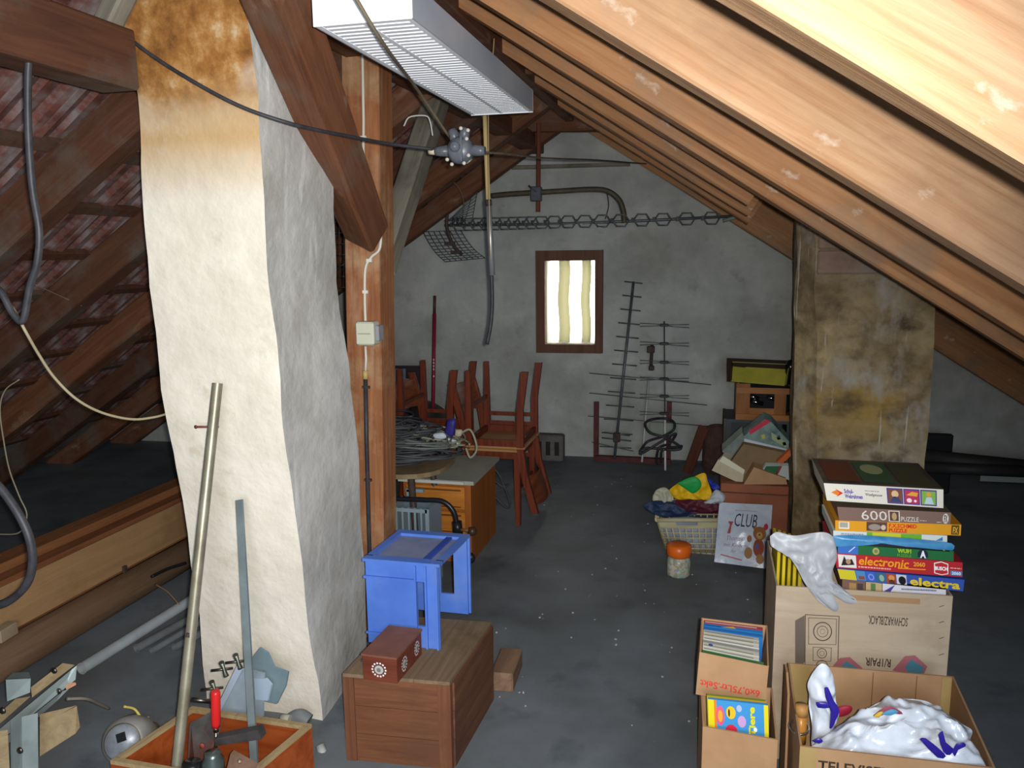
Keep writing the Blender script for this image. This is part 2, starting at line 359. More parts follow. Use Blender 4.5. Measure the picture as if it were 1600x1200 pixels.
for r in range(13):
    o0 = s0+sl*(.32*r); rowsX.append(o0)
    for c in range(20):
        y = 1.35+c*tw
        if -1.75 < o0.x+.1 < -1.0 and 1.9 < y < 2.75 : continue
        if tme is None:
            ob = tg.obj('tile', TILE, roof_l); tme = ob.data
        else:
            ob = bpy.data.objects.new('tile', tme); link(ob, roof_l)
        jit = random.uniform(-.006, .006)
        ob.matrix_local = Matrix(((sl.x, 0, -nl.x, o0.x), (0, 1, 0, y), (sl.z, 0, -nl.z, o0.z+.012+jit), (0, 0, 0, 1))) @ Matrix.Rotation(random.uniform(-.012, .012), 4, 'Z')
        nt_ += 1
g = G()
for r in range(13):           # the tiles nearer than 1.35 m and beyond 5.4 m, too oblique to tell apart
    o0 = s0+sl*(.32*r)
    for y0, n in ((5.45, 4), (0.12, 6)):
        for c in range(n):
            b = len(g.v); off = V((o0.x, y0+c*tw, o0.z+.012))
            g.add([off+sl*p.x+V((0, p.y, 0))-nl*p.z for p in tg.v], tg.f)
og = g.obj('tile_field', TILE, roof_l); og['kind'] = 'stuff'
for r in range(13):
    o0 = s0+sl*(.32*r+.04)+nl*.004
    lb = G(); lb.box(V((o0.x, 2.2, o0.z))+nl*.012, (.045, 8.6, .026), Matrix.Rotation(-math.atan(.65), 3, 'Y')); lb.obj('roof_lath', DARKW, roof_l)
# laths on the right slope
srr = V((1, 0, -.645)).normalized(); nr = V((-.645, 0, -1)).normalized()
for r in range(13):
    o0 = V((XR+.25+r*.31, 2.0, 0)); o0.z = ZR(o0.x)+RD-.015
    lb = G(); lb.box(o0, (.05, 8.4, .028), Matrix.Rotation(math.atan(.645), 3, 'Y')); lb.obj('roof_lath', GREYW, roof_r)

# ---------------------------------------------------------------- rafters
def rafter(name, side, y, w, d, x0, x1, mat, label, grp=None, lift=0, wob=.005):
    Z = ZR if side > 0 else ZL
    dirv = V((1, 0, -.645)) if side > 0 else V((1, 0, .65)); dirv.normalize(); n = V((-dirv.z, 0, dirv.x)).normalized()
    if n.z < 0: n = -n
    a = V((x0, y, Z(x0)+lift))+n*d/2; b = V((x1, y, Z(x1)+lift))+n*d/2
    return beam(name, a, b, w, d, mat, n, label, 'rafter', grp, wob=wob, seg=20)
RR = [(1.00, ORANGE, 'bright orange rafter nearest the camera, cutting across the top right corner', -.9, 3.1, .09, 0),
      (1.70, ORANGE, 'broad orange rafter just behind the one in the top right corner', -.98, 3.1, .1, 0),
      (2.42, ORANGE2, 'orange rafter third from the top right corner, in front of the stained chimney', -.98, 3.1, .1, 0),
      (3.10, ORANGE2, 'fourth rafter from the top right corner, touching the stained chimney top', -.98, 3.1, .1, .01),
      (3.75, ORANGE2, 'brown rafter cut off above the right chimney, nearer of the cut ones', -.98, .15, .1, 0),
      (4.45, ORANGE2, 'brown rafter cut off above the right chimney, middle one of the cut ones', -.98, .18, .1, 0),
      (5.12, ORANGE2, 'brown rafter of the right slope next but one to the gable wall', -.98, .21, .1, 0),
      (5.85, ORANGE2, 'last rafter of the right slope lying against the gable wall', -.98, 3.1, .1, -.01)]
for y, m, lab, x0, x1, w_, lf in RR: rafter('rafter', 1, y, w_, .24, x0, x1, m, lab, lift=lf)
RL = [(.85, DARKW, 'dark rafter of the left slope nearest the camera at the top left corner', -5.0, -.98),
      (1.60, DARKW, 'dark rafter of the left slope second from the camera beside the hanging black cable', -5.0, -.98),
      (2.32, DARKW, 'dark brown rafter of the left slope ending at the white chimney', -5.0, -1.72),
      (3.02, DARKW, 'brown rafter of the left slope passing just behind the white chimney', -5.0, -.98),
      (3.75, BROWNW, 'orange lit rafter of the left slope showing low beside the white chimney', -5.0, -.98),
      (4.45, DARKW, 'deep brown rafter of the left slope behind the post brace', -5.0, -.98),
      (5.15, BROWNW, 'brown rafter of the left slope next but one to the gable wall', -5.0, -.98),
      (5.85, BROWNW, 'last rafter of the left slope lying against the gable wall', -5.0, -.98)]
for y, m, lab, x0, x1 in RL: rafter('rafter', -1, y, .1, .145, x0, x1, m, lab, wob=.008)
beam('ridge_beam', (XR, -2.2, 2.56), (XR, 6.1, 2.56), .06, .14, BROWNW, label='brown ridge board running along the top of the roof', cat='beam')
beam('collar_beam', P(700, 196, Y=5.72)+V((-.35, 0, .06)), P(1000, 196, Y=5.72)+V((.1, 0, .06)), .09, .2, BROWNW, label='reddish brown collar beam under the ridge at the gable wall', cat='beam')
beam('collar_beam', P(640, 105, Y=4.2)+V((-.2, 0, .03)), P(880, 100, Y=4.2)+V((.1, 0, .03)), .06, .16, BROWNW, label='dark collar beam under the ridge behind the strip light', cat='beam')
beam('purlin', (-1.55, .2, 2.115), (-1.55, 1.93, 2.115), .12, .15, DARKW, label='dark grey brown purlin running into the stained top of the white chimney', cat='beam')
beam('purlin', (-1.3, 2.0, 2.39), (-1.3, 6.1, 2.39), .12, .11, BROWNW, label='brown purlin carried by the post and its two braces', cat='beam')
beam('floor_strut', P(215, -60, Y=1.9), P(165, 45, Y=1.95), .05, .06, GREYW, label='short grey strut beside the stained chimney top at the upper left', cat='strut')
# post and braces
post = thing('post', 'tall reddish timber post carrying a grey junction box', 'post', (-1.35, 3.0, 0))
beam('timber', (-1.365, 3.0, 0), (-1.295, 3.0, 2.42), .15, .14, POSTW, (0, 1, 0), parent=post, wob=.006, seg=24)
g = G(); g.tube(curve(PL([(566, 60), (568, 180), (570, 262), (592, 330), (594, 385), (580, 402), (571, 420), (570, 465), (571, 503)], 2.92)), .0055, 8)
g.obj('surface_cable', F('#cfc9bb'), post)
for x, y in ((568, 215), (570, 262), (593, 340), (577, 407), (571, 456)):
    G().box(P(x, y, Y=2.915), (.022, .01, .012)).obj('cable_clip', F('#d8d4c8'), post)
jb = G(); a = P(554, 503, Y=2.86); b = P(584, 540, Y=2.86); jb.bb(a.x, b.x, 2.86, 2.925, b.z, a.z, bev=.006); jbo = jb.obj('junction_box', F('#c9c8b2'), post)
jb = G(); jb.bb(b.x+.001, b.x+.016, 2.875, 2.925, b.z+.015, a.z-.015, bev=.003); jb.obj('switch_panel', F('#8f9194'), jbo)
c0 = (a+b)/2; jb = G(); jb.bb(a.x+.012, b.x-.012, 2.857, 2.86, c0.z-.002, c0.z+.002); jb.obj('cover_seam', F('#9a9986'), jbo)
G().tube(PL([(571, 541), (572, 562), (571, 582)], 2.915), .005, 8).obj('surface_cable', F('#cfc9bb'), post)
G().tube(PL([(571, 579), (571, 592)], 2.915), .011, 10).obj('pipe_sleeve', F('#b79b62'), post)
G().tube(PL([(571, 590), (573, 700), (577, 850), (578, 900)], 2.915), .009, 10).obj('conduit', CABLE, post)
for x, y in ((572, 605), (575, 750)): G().box(P(x, y, Y=2.915), (.03, .012, .01)).obj('cable_clip', RUST, post)
beam('brace', P(573, 362, Y=2.86), P(432, 0, Y=1.86)+(P(432, 0, Y=1.86)-P(573, 362, Y=2.86))*.12, .125, .125, BROWNW, (0, 1, 0), 'thick brown brace leaning from the post towards the camera across the chimney', 'brace', wob=.009)
beam('brace', (-1.29, 3.05, 1.55), (-1.29, 3.88, 2.42), .09, .1, GREYW, (0, 1, 0), 'grey green brace rising away from the far side of the post', 'brace')

# ---------------------------------------------------------------- chimneys
WC1 = stained('white_chimney_front', '#d9d0bf', '#e4dccc', '#d3c9b8', ('#4f2c12', '#93622e', '#c0975f'), 1.9, 2.08, .35)
layer(WC1, 3.5, (1, 1, 1), .25, .5, '#bb9a6c', (1.76, 1.93, 2.1))
layer(WC1, 9, (1, 1, 1), .6, .7, '#c2b49c', None, amt=.6)
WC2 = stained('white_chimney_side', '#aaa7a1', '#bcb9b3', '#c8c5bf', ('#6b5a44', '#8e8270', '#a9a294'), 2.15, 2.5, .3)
def chimney_left():
    rows = [-60, 0, 60, 130, 200, 270, 340, 420, 500, 570, 640, 720, 800, 880, 960, 1040, 1110, 1150]
    import bisect
    def itp(tab, y):
        ks = [a[0] for a in tab]
        if y <= ks[0]: return tab[0][1]
        if y >= ks[-1]: return tab[-1][1]
        i = bisect.bisect(ks, y)-1; t = (y-ks[i])/(ks[i+1]-ks[i]); return tab[i][1]*(1-t)+tab[i+1][1]*t
    FL = [(-60, 186), (0, 188), (50, 195), (130, 212), (300, 222), (450, 233), (560, 245), (650, 262), (800, 287), (900, 298), (1000, 312), (1100, 326)]
    FR = [(-60, 378), (0, 384), (150, 403), (300, 410), (450, 420), (550, 433), (650, 443), (760, 456), (870, 473), (950, 480), (1060, 498), (1150, 504)]
    BR = [(-60, 505), (0, 507), (130, 513), (300, 518), (430, 525), (520, 535), (600, 545), (700, 555), (830, 563), (950, 572), (1150, 578)]
    g = G(); nx = 8; ny = 6; vv = []; per = 2*(nx+ny); rows2 = []
    for i in range(len(rows)-1):
        for k in range(3): rows2.append(rows[i]+(rows[i+1]-rows[i])*k/3)
    rows2.append(rows[-1])
    for y in rows2:
        yf = 1.97+.36*max(0, min(1, y/1130)); yb = yf+.42
        a = P(itp(FL, y), y, Y=yf+.02); b = P(itp(FR, y), y, Y=yf)
        # back corner at the same height
        z = b.z; bb_ = P(itp(BR, y), y, Y=yb); bb_ = V((bb_.x, bb_.y, z)); a.z = z
        c = V((a.x+(bb_.x-b.x)*.6-.03, yb+.02, z))
        ring = []
        for p, q, n in ((a, b, nx), (b, bb_, ny), (bb_, c, nx), (c, a, ny)):
            for k in range(n): ring.append(p.lerp(q, k/n))
        for p in ring:
            vv.append(p+noise.noise_vector(p*4)*.012+noise.noise_vector(p*13)*.0025)
    R = len(rows2)
    # last ring down to the floor
    last = vv[-per:]; 
    for p in last: vv.append(V((p.x+.0*p.z, p.y, 0)) if p.z > 0 else V((p.x, p.y, p.z-.02)))
    ff = []; mi = []
    for r in range(R):
        for k in range(per):
            k2 = (k+1) % per; ff.append((r*per+k, (r+1)*per+k, (r+1)*per+k2, r*per+k2)); mi.append(0 if k < nx else 1)
    g.add(vv, ff, smooth=False); g.m = mi
    o = g.obj('chimney', [WC1, WC2]); o.data.polygons.foreach_set('use_smooth', [True]*len(o.data.polygons)); o.data.set_sharp_from_angle(angle=math.radians(35)); tag(o, 'leaning whitewashed chimney with brown soot stain at its top', 'chimney'); return o
chimney_left()
BC1 = stained('stained_chimney_front', '#7d6a4c', '#b29c74', '#b5ab9b', ('#77603c', '#978265', '#ab9c84'), 1.2, 1.55, .6)
layer(BC1, 3.0, (1, 1, .8), .42, .62, '#a88232', (.6, .82, 1.05)); layer(BC1, 4.5, (1, 1, 1.4), .5, .68, '#61503a'); layer(BC1, 5, (1, 1, .6), .56, .68, '#aea698'); layer(BC1, 16, (1.6, 1.6, .09), .63, .67, '#c4bdac')
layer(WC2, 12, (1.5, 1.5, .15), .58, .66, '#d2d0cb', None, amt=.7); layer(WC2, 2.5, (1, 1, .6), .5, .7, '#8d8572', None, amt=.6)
def chimney_right():
    g = G(); vv = []; zs = [0, .1, .25, .4, .55, .7, .85, 1.0, 1.15, 1.3, 1.4, 1.5, 1.6, 1.7, 1.8, 1.95, 2.0]; nx, ny = 10, 8; per = 2*(nx+ny)
    for z in zs:
        t = z/1.7; fy = 4.32
        a = V((.60+(.50-.60)*t, fy+.0, z)); b = V((1.09+(1.075-1.09)*t, fy, z)); a3 = V((.47+(.43-.47)*t, fy+.12, z))
        a2 = V((.475+(.445-.475)*t, fy+.40, z)); c = V((1.05, fy+.47, z))
        ring = []
        for p, q, n in ((a, b, nx), (b, c, ny), (c, a2, nx), (a2, a3, ny-4), (a3, a, 4)):
            for k in range(n): ring.append(p.lerp(q, k/n))
        vv += [p+noise.noise_vector(p*5)*.012+noise.noise_vector(p*15)*.005 for p in ring]
    ff = [(r*per+k, r*per+(k+1) % per, (r+1)*per+(k+1) % per, (r+1)*per+k) for r in range(len(zs)-1) for k in range(per)]
    g.add(vv, ff); o = g.obj('chimney', BC1); tag(o, 'stained brown and grey chimney at the right behind the stacked games', 'chimney')
    # three brick courses show at its top
    for k, (x0, x1, z0, z1) in enumerate(((.52, .80, 1.60, 1.73), (.52, .93, 1.475, 1.595))):
        q = G(); q.bb(x0, x1, 4.30, 4.36, z0, z1, bev=.008); q.obj('brick', M('faded_brick', '#8f7566', '#a58b7a', rough=.9, scale=9, bump=.4, c3='#9a9085'), o)
chimney_right()

# ---------------------------------------------------------------- window
wf = struct(G().bb(wx0, wx1, YG(-1)+.19, YG(-1)+.2, wz0, wz1).obj('window_1', M('clouded_pane', '#e8e6dc', rough=.6, bump=0, trans=.0)))
m = wf.data.materials[0]; nt = m.node_tree; tr = nt.nodes.new('ShaderNodeBsdfTranslucent'); tr.inputs[0].default_value = (.85, .84, .78, 1)
nt.links.new(tr.outputs[0], nt.nodes['Material Output'].inputs[0])
FR = wood('window_frame_wood', '#5b4031', '#745240', axis='Z', rough=.8)
fw_ = .055
def gbx(x0, x1, z0, z1, d0, d1, name, mat, par):
    return G().hexa([gp(x0, z0, d0), gp(x1, z0, d0), gp(x1, z0, d1), gp(x0, z0, d1)], [gp(x0, z1, d0), gp(x1, z1, d0), gp(x1, z1, d1), gp(x0, z1, d1)]).obj(name, mat, par)
ox0, ox1, oz0, oz1 = -1.302, -.79, .83, 1.615
gbx(ox0, wx0+.003, oz0, oz1, -.05, .03, 'window_frame', FR, wf); gbx(wx1-.003, ox1, oz0, oz1, -.05, .03, 'window_frame', FR, wf)
gbx(wx0+.003, wx1-.003, wz1-.003, oz1, -.05, .03, 'window_frame', FR, wf); gbx(wx0+.003, wx1-.003, oz0, wz0+.003, -.05, .03, 'window_frame', FR, wf)
CURT = M('yellowed_curtain', '#cfc79a', '#d8d0a8', rough=.9, scale=20, bump=0)
nt = CURT.node_tree; tr = nt.nodes.new('ShaderNodeBsdfTranslucent'); tr.inputs[0].default_value = (.11, .10, .06, 1)
ad = nt.nodes.new('ShaderNodeAddShader'); nt.links.new(tr.outputs[0], ad.inputs[0]); nt.nodes['Principled BSDF'].inputs['Base Color'].default_value = (.1, .1, .07, 1)
CUR2 = CURT
for x0, x1 in ((-1.157, -1.067), (-.976, -.903)):
    def fn(u, v, x0=x0, x1=x1): return V((x0+(x1-x0)*u+.006*math.sin(v*9), YG(x0)+.12+.02*math.sin(u*math.pi), wz0+.001+(wz1-wz0-.002)*v))
    o = G().grid(fn, 8, 12).obj('curtain_fold', CURT, wf)
nt.links.new(tr.outputs[0], nt.nodes['Material Output'].inputs[0])
for x, lab in ((-1.2, ''),):
    pass

# ---------------------------------------------------------------- strip light and its cords
def strip_light():
    Y0, Y1, z = 1.72, 2.93, 2.105; x0, x1 = P(490, 38, Y=Y0).x, P(645, 28, Y=Y0).x; z = P(645, 28, Y=Y0).z; h = .075
    t = thing('strip_light', 'white louvred fluorescent strip light hanging under the ridge', 'lamp', ((x0+x1)/2, (Y0+Y1)/2, z))
    g = G(); g.bb(x0, x1, Y0, Y1, z+h-.004, z+h); g.bb(x0, x0+.004, Y0, Y1, z, z+h-.004); g.bb(x1-.004, x1, Y0, Y1, z, z+h-.004)
    g.obj('housing', M('lamp_housing', '#aab2bd', '#b6bdc7', rough=.35, scale=4, bump=0, metal=.2), t)
    G().bb(x0, x1, Y0-.004, Y0, z-.002, z+h, bev=.0015).obj('end_cap', WHITEP, t); G().bb(x0, x1, Y1, Y1+.004, z-.002, z+h, bev=.0015).obj('end_cap', WHITEP, t)
    g = G(); g.bb(x0+.004, x1-.004, Y0, Y1, z+.040, z+.042); g.obj('reflector', WHITEP, t)
    xm = (x0+x1)/2
    for a, b in ((x0+.004, x0+.016), (xm-.006, xm+.006), (x1-.016, x1-.004)): G().bb(a, b, Y0, Y1, z, z+.004).obj('louvre_rail', WHITEP, t)
    n = 44
    for i in range(n):
        y = Y0+.015+(Y1-Y0-.03)*i/(n-1)
        g = G()
        for a, b in ((x0+.012, xm-.004), (xm+.004, x1-.012)):
            g.prism([V((a, y-.008, z+.001)), V((a, y+.008, z+.001)), V((a, y+.001, z+.03)), V((a, y-.001, z+.03))], (b-a, 0, 0))
        g.obj('louvre_blade', WHITEP, t)
    for x in (x0+.06, x1-.06): G().tube([(x, Y0+.02, z+.03), (x, Y1-.02, z+.03)], .008, 10).obj('fluorescent_tube', F('#eef2f4'), t)
    G().lathe([(0, 0), (.008, 0), (.008, .004), (0, .004)], (xm+.02, Y0-.009, z+.055), 12, Matrix.Rotation(-math.pi/2, 3, 'X')).obj('screw', RUST, t)
    return x0, x1, Y0, Y1, z+h
lx0, lx1, lY0, lY1, lz = strip_light()
def cable(name, pts, r, mat, label, cat='cable', n=8, seg=8, group=None):
    return tag(G().tube(curve(pts, n), r, seg).obj(name, mat), label, cat, group)
cable('support_string', [(lx1-.03, lY1-.2, lz), P(770, 130, Y=2.8), P(772, 60, Y=2.75)], .0022, F('#8a744c'), 'thin tan cord holding the far end of the strip light', 'cord')
cable('support_string', PL([(763, 178, 2.95), (764, 300, 2.96), (766, 400, 2.97)]), .0015, F('#9c8a5e'), 'fine straw coloured string hanging below the far end of the strip light', 'cord')
CAB2 = M('grey_brown_cable', '#5a5040', '#6b604c', rough=.6, scale=20, bump=.05)
cable('overhead_cable', PL([(165, 33, 1.95), (178, 40, 1.94), (235, 85, 1.93), (310, 132, 1.93), (380, 168, 1.95), (450, 192, 2.0), (500, 204, 2.1), (545, 213, 2.2), (610, 225, 2.4), (682, 234, 2.5)]), .0052, CABLE, 'black cable slung from the left purlin across the chimney to the switch')
cable('overhead_cable', PL([(540, -30, 1.5), (600, 70, 1.65), (650, 137, 2.2), (704, 217, 2.5)]), .0042, CAB2, 'brown cable running down over the strip light to the switch')
cable('overhead_cable', PL([(748, 238, 2.5), (800, 241, 2.8), (850, 247, 3.3), (930, 250, 4.2), (985, 254, 5.2), (1010, 256, 5.8)]), .004, CAB2, 'brown cable running from the grey switch to the far gable rafter')
# rotary switch
sw = thing('rotary_switch', 'dark grey cast surface switch hanging from cables below the strip light', 'switch', tuple(P(720, 235, Y=2.5)))
SWM = M('dark_bakelite', '#474a50', '#5d6168', rough=.35, scale=15, bump=.1); c = P(720, 235, Y=2.5); RX = Matrix.Rotation(math.pi/2, 3, 'X')
g = G(); g.lathe([(0, -.03), (.033, -.03), (.041, -.022), (.043, .012), (.036, .022), (.03, .03), (0, .03)], c, 20, RX); g.obj('body', SWM, sw)
g = G(); g.lathe([(0, 0), (.016, 0), (.017, .012), (.011, .02), (0, .022)], c+V((-.008, -.028, .008)), 14, RX); g.obj('rotary_knob', M('shiny_bakelite', '#50535a', '#60636a', rough=.15, scale=12, bump=0), sw)
for ang, ln, lab in ((180, .045, 1), (-3, .04, 0), (75, .03, 0), (115, .03, 0)):
    d = V((math.cos(math.radians(ang)), 0, math.sin(math.radians(ang)))); G().tube([c+d*.03, c+d*(.038+ln*.7), c+d*(.04+ln)], [.019, .016, .013], 12).obj('cable_gland', SWM, sw)
G().tube([c+V((-.083, 0, .0)), c+V((-.105, 0, .002))], .011, 12).obj('gland_nut', F('#b5aa92'), sw)
for dx, dz in ((-.035, -.03), (-.02, -.045), (.02, -.043), (.035, -.02), (.03, .03), (.012, .062), (.035, .055)):
    G().lathe([(0, 0), (.0065, 0), (.0055, .008), (0, .009)], c+V((dx, -.028, dz)), 8, RX).obj('screw', F('#b9b2a6'), sw)
g = G(); g.box(c+V((.012, -.03, 0)), (.006, .01, .075)); g.obj('body_rib', SWM, sw)
# thin pole with cable end
pl_ = thing('wall_pole', 'pale stick with grey sleeve and black cable end hanging before the gable', 'pole', tuple(P(766, 430, Y=3.3)))
G().tube(PL([(757, 165, 3.3), (763, 316, 3.3)]), .010, 10).obj('stick', M('bare_stick', '#b39a66', '#c9b17c', axis='Z', scale=10, rough=.7), pl_)
G().tube(PL([(763, 314, 3.3), (769, 430, 3.3)]), .0125, 10).obj('grey_sleeve', ALU, pl_)
G().tube(PL([(763, 312, 3.29), (764, 322, 3.29)]), .014, 10).obj('clamp_ring', RUST, pl_)
G().tube(curve(PL([(768, 428, 3.3), (769, 470, 3.3), (767, 505, 3.3), (761, 538, 3.3)])), .0085, 8).obj('cable_end', CABLE, pl_)

# ---------------------------------------------------------------- far gable: hung aerials
YH = 5.55
ar = thing('mast_bracket', 'curved steel aerial pipe with a clamp block on a reddish wooden batten', 'bracket', tuple(P(842, 300, Y=YH)))
G().tube(curve(PL([(768, 306), (800, 303), (870, 299), (925, 296), (950, 299), (967, 312), (974, 330), (976, 348)], YH)), .019, 12).obj('bent_pipe', M('rusty_pipe', '#4d4639', '#5e5748', rough=.6, scale=20, bump=.1, metal=.3), ar)
beam('batten', P(842, 192, Y=YH+.04), P(841, 331, Y=YH+.04), .03, .02, wood('red_batten', '#5e2f22', '#7a4230'), (0, 1, 0), parent=ar, wob=.001)
G().box(P(838, 303, Y=YH-.01), (.075, .05, .1), bev=.006).obj('clamp_block', SWM, ar)
G().tube(PL([(826, 290), (838, 300)], YH-.03), .006, 8).obj('clamp_bolt', RUST, ar)
ha = thing('hanging_aerial', 'long aerial with angular loop directors hung level across the gable', 'aerial', tuple(P(900, 348, Y=YH)))
DAL = M('dark_aluminium', '#555b5e', '#6c7275', rough=.5, scale=20, bump=0, metal=.5)
G().tube(PL([(695, 352), (860, 350), (1000, 345), (1160, 337)], YH), .009, 8).obj('boom', DAL, ha)
xs = [718+14*i for i in range(9)]+[846, 866, 888, 914, 941, 970, 1003, 1036, 1073, 1112]
for i, x in enumerate(xs):
    yy = 351-(x-718)*.026; wd = 12 if i < 9 else 14; hh = 9
    p = [(x-wd*.9, yy), (x-wd*.45, yy-hh), (x+wd*.5, yy-hh), (x+wd*.9, yy), (x+wd*.5, yy+hh), (x-wd*.45, yy+hh)]
    q3 = [P(a, b, Y=YH-.02-(.015 if k % 3 == 1 else -.01)) for k, (a, b) in enumerate(p)]
    G().tube(q3, .0058, 6, closed=True).obj('director', DAL, ha)
    G().box(P(x-wd, yy, Y=YH-.012), (.014, .03, .03)).obj('clip', CABLE, ha)
G().tube(PL([(1130, 345), (1165, 335)], YH-.03), .012, 8).obj('end_plug', F('#7f8f80'), ha)
def meshpanel(name, cor, nu, nv, r, mat, par=None, sag=0):
    a, b, c, d = cor; g = G()
    def pt(u, v): return a*(1-u)*(1-v)+b*u*(1-v)+c*u*v+d*(1-u)*v+V((0, -sag*math.sin(math.pi*v), -sag*math.sin(math.pi*v)))
    for i in range(nu+1): g.tube([pt(i/nu, j/6) for j in range(7)], r, 5)
    for j in range(nv+1): g.tube([pt(i/6, j/nv) for i in range(7)], r, 5)
    return g.obj(name, mat, par)
ga = thing('grid_aerial', 'aerial with two curved wire grid reflectors at the left end of the hung aerial', 'aerial', tuple(P(710, 370, Y=5.5)))
meshpanel('grid_reflector', PL([(696, 409), (758, 403), (720, 360), (661, 362)], 5.5), 7, 10, .0028, DAL, ga, .02)
meshpanel('grid_reflector', PL([(694, 345), (738, 345), (746, 300), (708, 338)], 5.56), 4, 8, .0028, DAL, ga, .01)
G().tube(curve(PL([(699, 335), (698, 352), (703, 372), (712, 388), (722, 398)], 5.48)), .012, 8).obj('reflector_arm', RUST, ga)
for x, y in ((703, 380), (713, 394)): G().box(P(x, y, Y=5.47), (.07, .03, .022)).obj('clamp', RUST, ga)
for i in range(3): G().tube(PL([(708+i*7, 352), (708+i*7, 340)], 5.5), .008, 6).obj('terminal', CABLE, ga)
cable('loose_wire', PL([(631, 330, 5.0), (655, 302, 5.1), (690, 280, 5.2), (712, 288, 5.3), (724, 312, 5.4), (723, 340, 5.5)]), .004, F('#7a6b57'), 'thin brown wire arching to the left end of the hung aerial')
cable('loose_wire', PL([(631, 197, 3.1), (640, 183, 3.1), (665, 181, 3.1), (672, 190, 3.1), (676, 212, 3.1)]), .003, F('#c3bfb6'), 'short white wire bent over the grey brace behind the post')
cable('tie_wire', PL([(949, 302, YH), (951, 322, YH-.02), (946, 342, YH)]), .003, RUST, 'rusty tie wire between the curved pipe and the hung aerial')
# wire mesh behind the post
wm = G(); 
for i in range(9): wm.tube(PL([(509+i*7, 90), (509+i*7, 448)], 3.5), .0022, 5)
for j in range(22): wm.tube(PL([(507, 92+j*17), (568, 92+j*17)], 3.5), .0022, 5)
wm.tube(PL([(509, 170), (566, 140)], 3.49), .003, 5); wm.tube(PL([(509, 430), (566, 395)], 3.49), .003, 5)
tag(wm.obj('wire_grid', F('#9b9c98', .4, 1)), 'upright wire grid standing between the white chimney and the post', 'grid')

a, b = gp(P(800, 262, Y=6.1).x, P(800, 262, Y=6.1).z), gp(P(985, 257, Y=6.15).x, P(985, 257, Y=6.15).z)
beam('gable_strip', a+V((0, .0, 0)), b+V((0, .0, 0)), .035, .03, GREYW, (0, 0, 1), 'thin grey strip for the dark line across the gable plaster high above the window', 'batten')  # thin grey strip stands for the dark line across the plaster
# ladder aerial
la = thing('ladder_aerial', 'tall aerial with fourteen short rungs leaning on the gable beside the window', 'aerial', tuple(P(960, 715, z=0)))
yb, yt = 5.85, 6.0
def lp(t, dx=0, dy=0):
    return P(990-30*t+dx, 440+278*t+dy, Y=yt+(yb-yt)*t-.02)
G().tube([lp(0), lp(.5), lp(1)], .010, 8).obj('boom', DAL, la)
for i in range(13):
    t = (i*.083)*.93+.003; w2 = 14+i*.9
    G().tube([lp(t, -w2, -1), lp(t, w2, 2)], .005, 6).obj('rung', DAL, la)
for t, w2 in ((.855, 20), (.885, 23)): G().tube([lp(t, -w2, -2), lp(t, w2, 3)], .006, 6).obj('rung', DAL, la)
G().box(lp(.875), (.05, .04, .07), bev=.005).obj('terminal_box', RUST, la)
for k, (x0, y0, x1, y1) in enumerate(((921, 583, 1111, 601), (921, 614, 1105, 633), (919, 650, 1107, 666), (925, 691, 990, 705))):
    G().tube(PL([(x0, y0), (x1, y1)], 5.88), .0035, 6).obj('long_rod', DAL, la)
# tree aerial
ta = thing('mast_aerial', 'aerial mast with six tiers of thin forked rods standing right of the ladder aerial', 'aerial', tuple(P(1040, 735, z=0)))
G().tube(PL([(1038, 502, 6.0), (1039, 650, 5.85)]), .005, 8).obj('mast', DAL, ta)
G().tube(PL([(1039, 648, 5.85), (1039.5, 735, 5.72)]), .008, 8).obj('mast_foot', F('#d9dad6'), ta)
for y in (508, 537, 566, 592, 619, 646):
    Yq = 6.0-(y-502)*.001; cc = P(1038, y, Y=Yq-.02); h_ = G().box(cc, (.062, .03, .02), bev=.004).obj('insulator', CABLE, ta)
    for sx, dy in ((-38, 2), (-38, -3), (39, 4), (39, -1)):
        G().tube([cc, P(1038+sx*.35, y+dy*.6, Y=Yq-.03), P(1038+sx, y+dy, Y=Yq-.03)], .003, 6).obj('rod', DAL, ta)
sm = thing('small_aerial', 'small aerial head on a white rod between the ladder aerial and the mast', 'aerial', tuple(P(1003, 722, z=0)))
G().tube(PL([(1014, 590, 5.98), (1003, 722, 5.78)]), .008, 8).obj('rod', F('#b9bab6'), sm)
G().tube(PL([(1019, 538, 5.95), (1017, 576, 5.95)]), .012, 8).obj('head', RUST, sm)
G().box(P(1017, 546, Y=5.93), (.055, .04, .05), bev=.005).obj('bracket', RUST, sm); G().box(P(1018, 575, Y=5.93), (.04, .035, .035), bev=.005).obj('clamp', RUST, sm)
fr = thing('stake_frame', 'low dark red frame of two uprights on a ground bar behind the aerials', 'frame', tuple(P(990, 715, Y=6.1)))
REDM = M('dark_red_paint', '#4a1f20', '#5f2b2a', rough=.6, scale=20, bump=.1)
for x in (932, 1046): a = P(x, 628, Y=6.05); G().bb(a.x-.018, a.x+.018, 6.03, 6.07, 0, a.z).obj('upright', REDM, fr)
a = P(930, 712, Y=6.05); b = P(1048, 712, Y=6.05); G().bb(a.x, b.x, 6.0, 6.05, 0, .04).obj('ground_bar', REDM, fr)
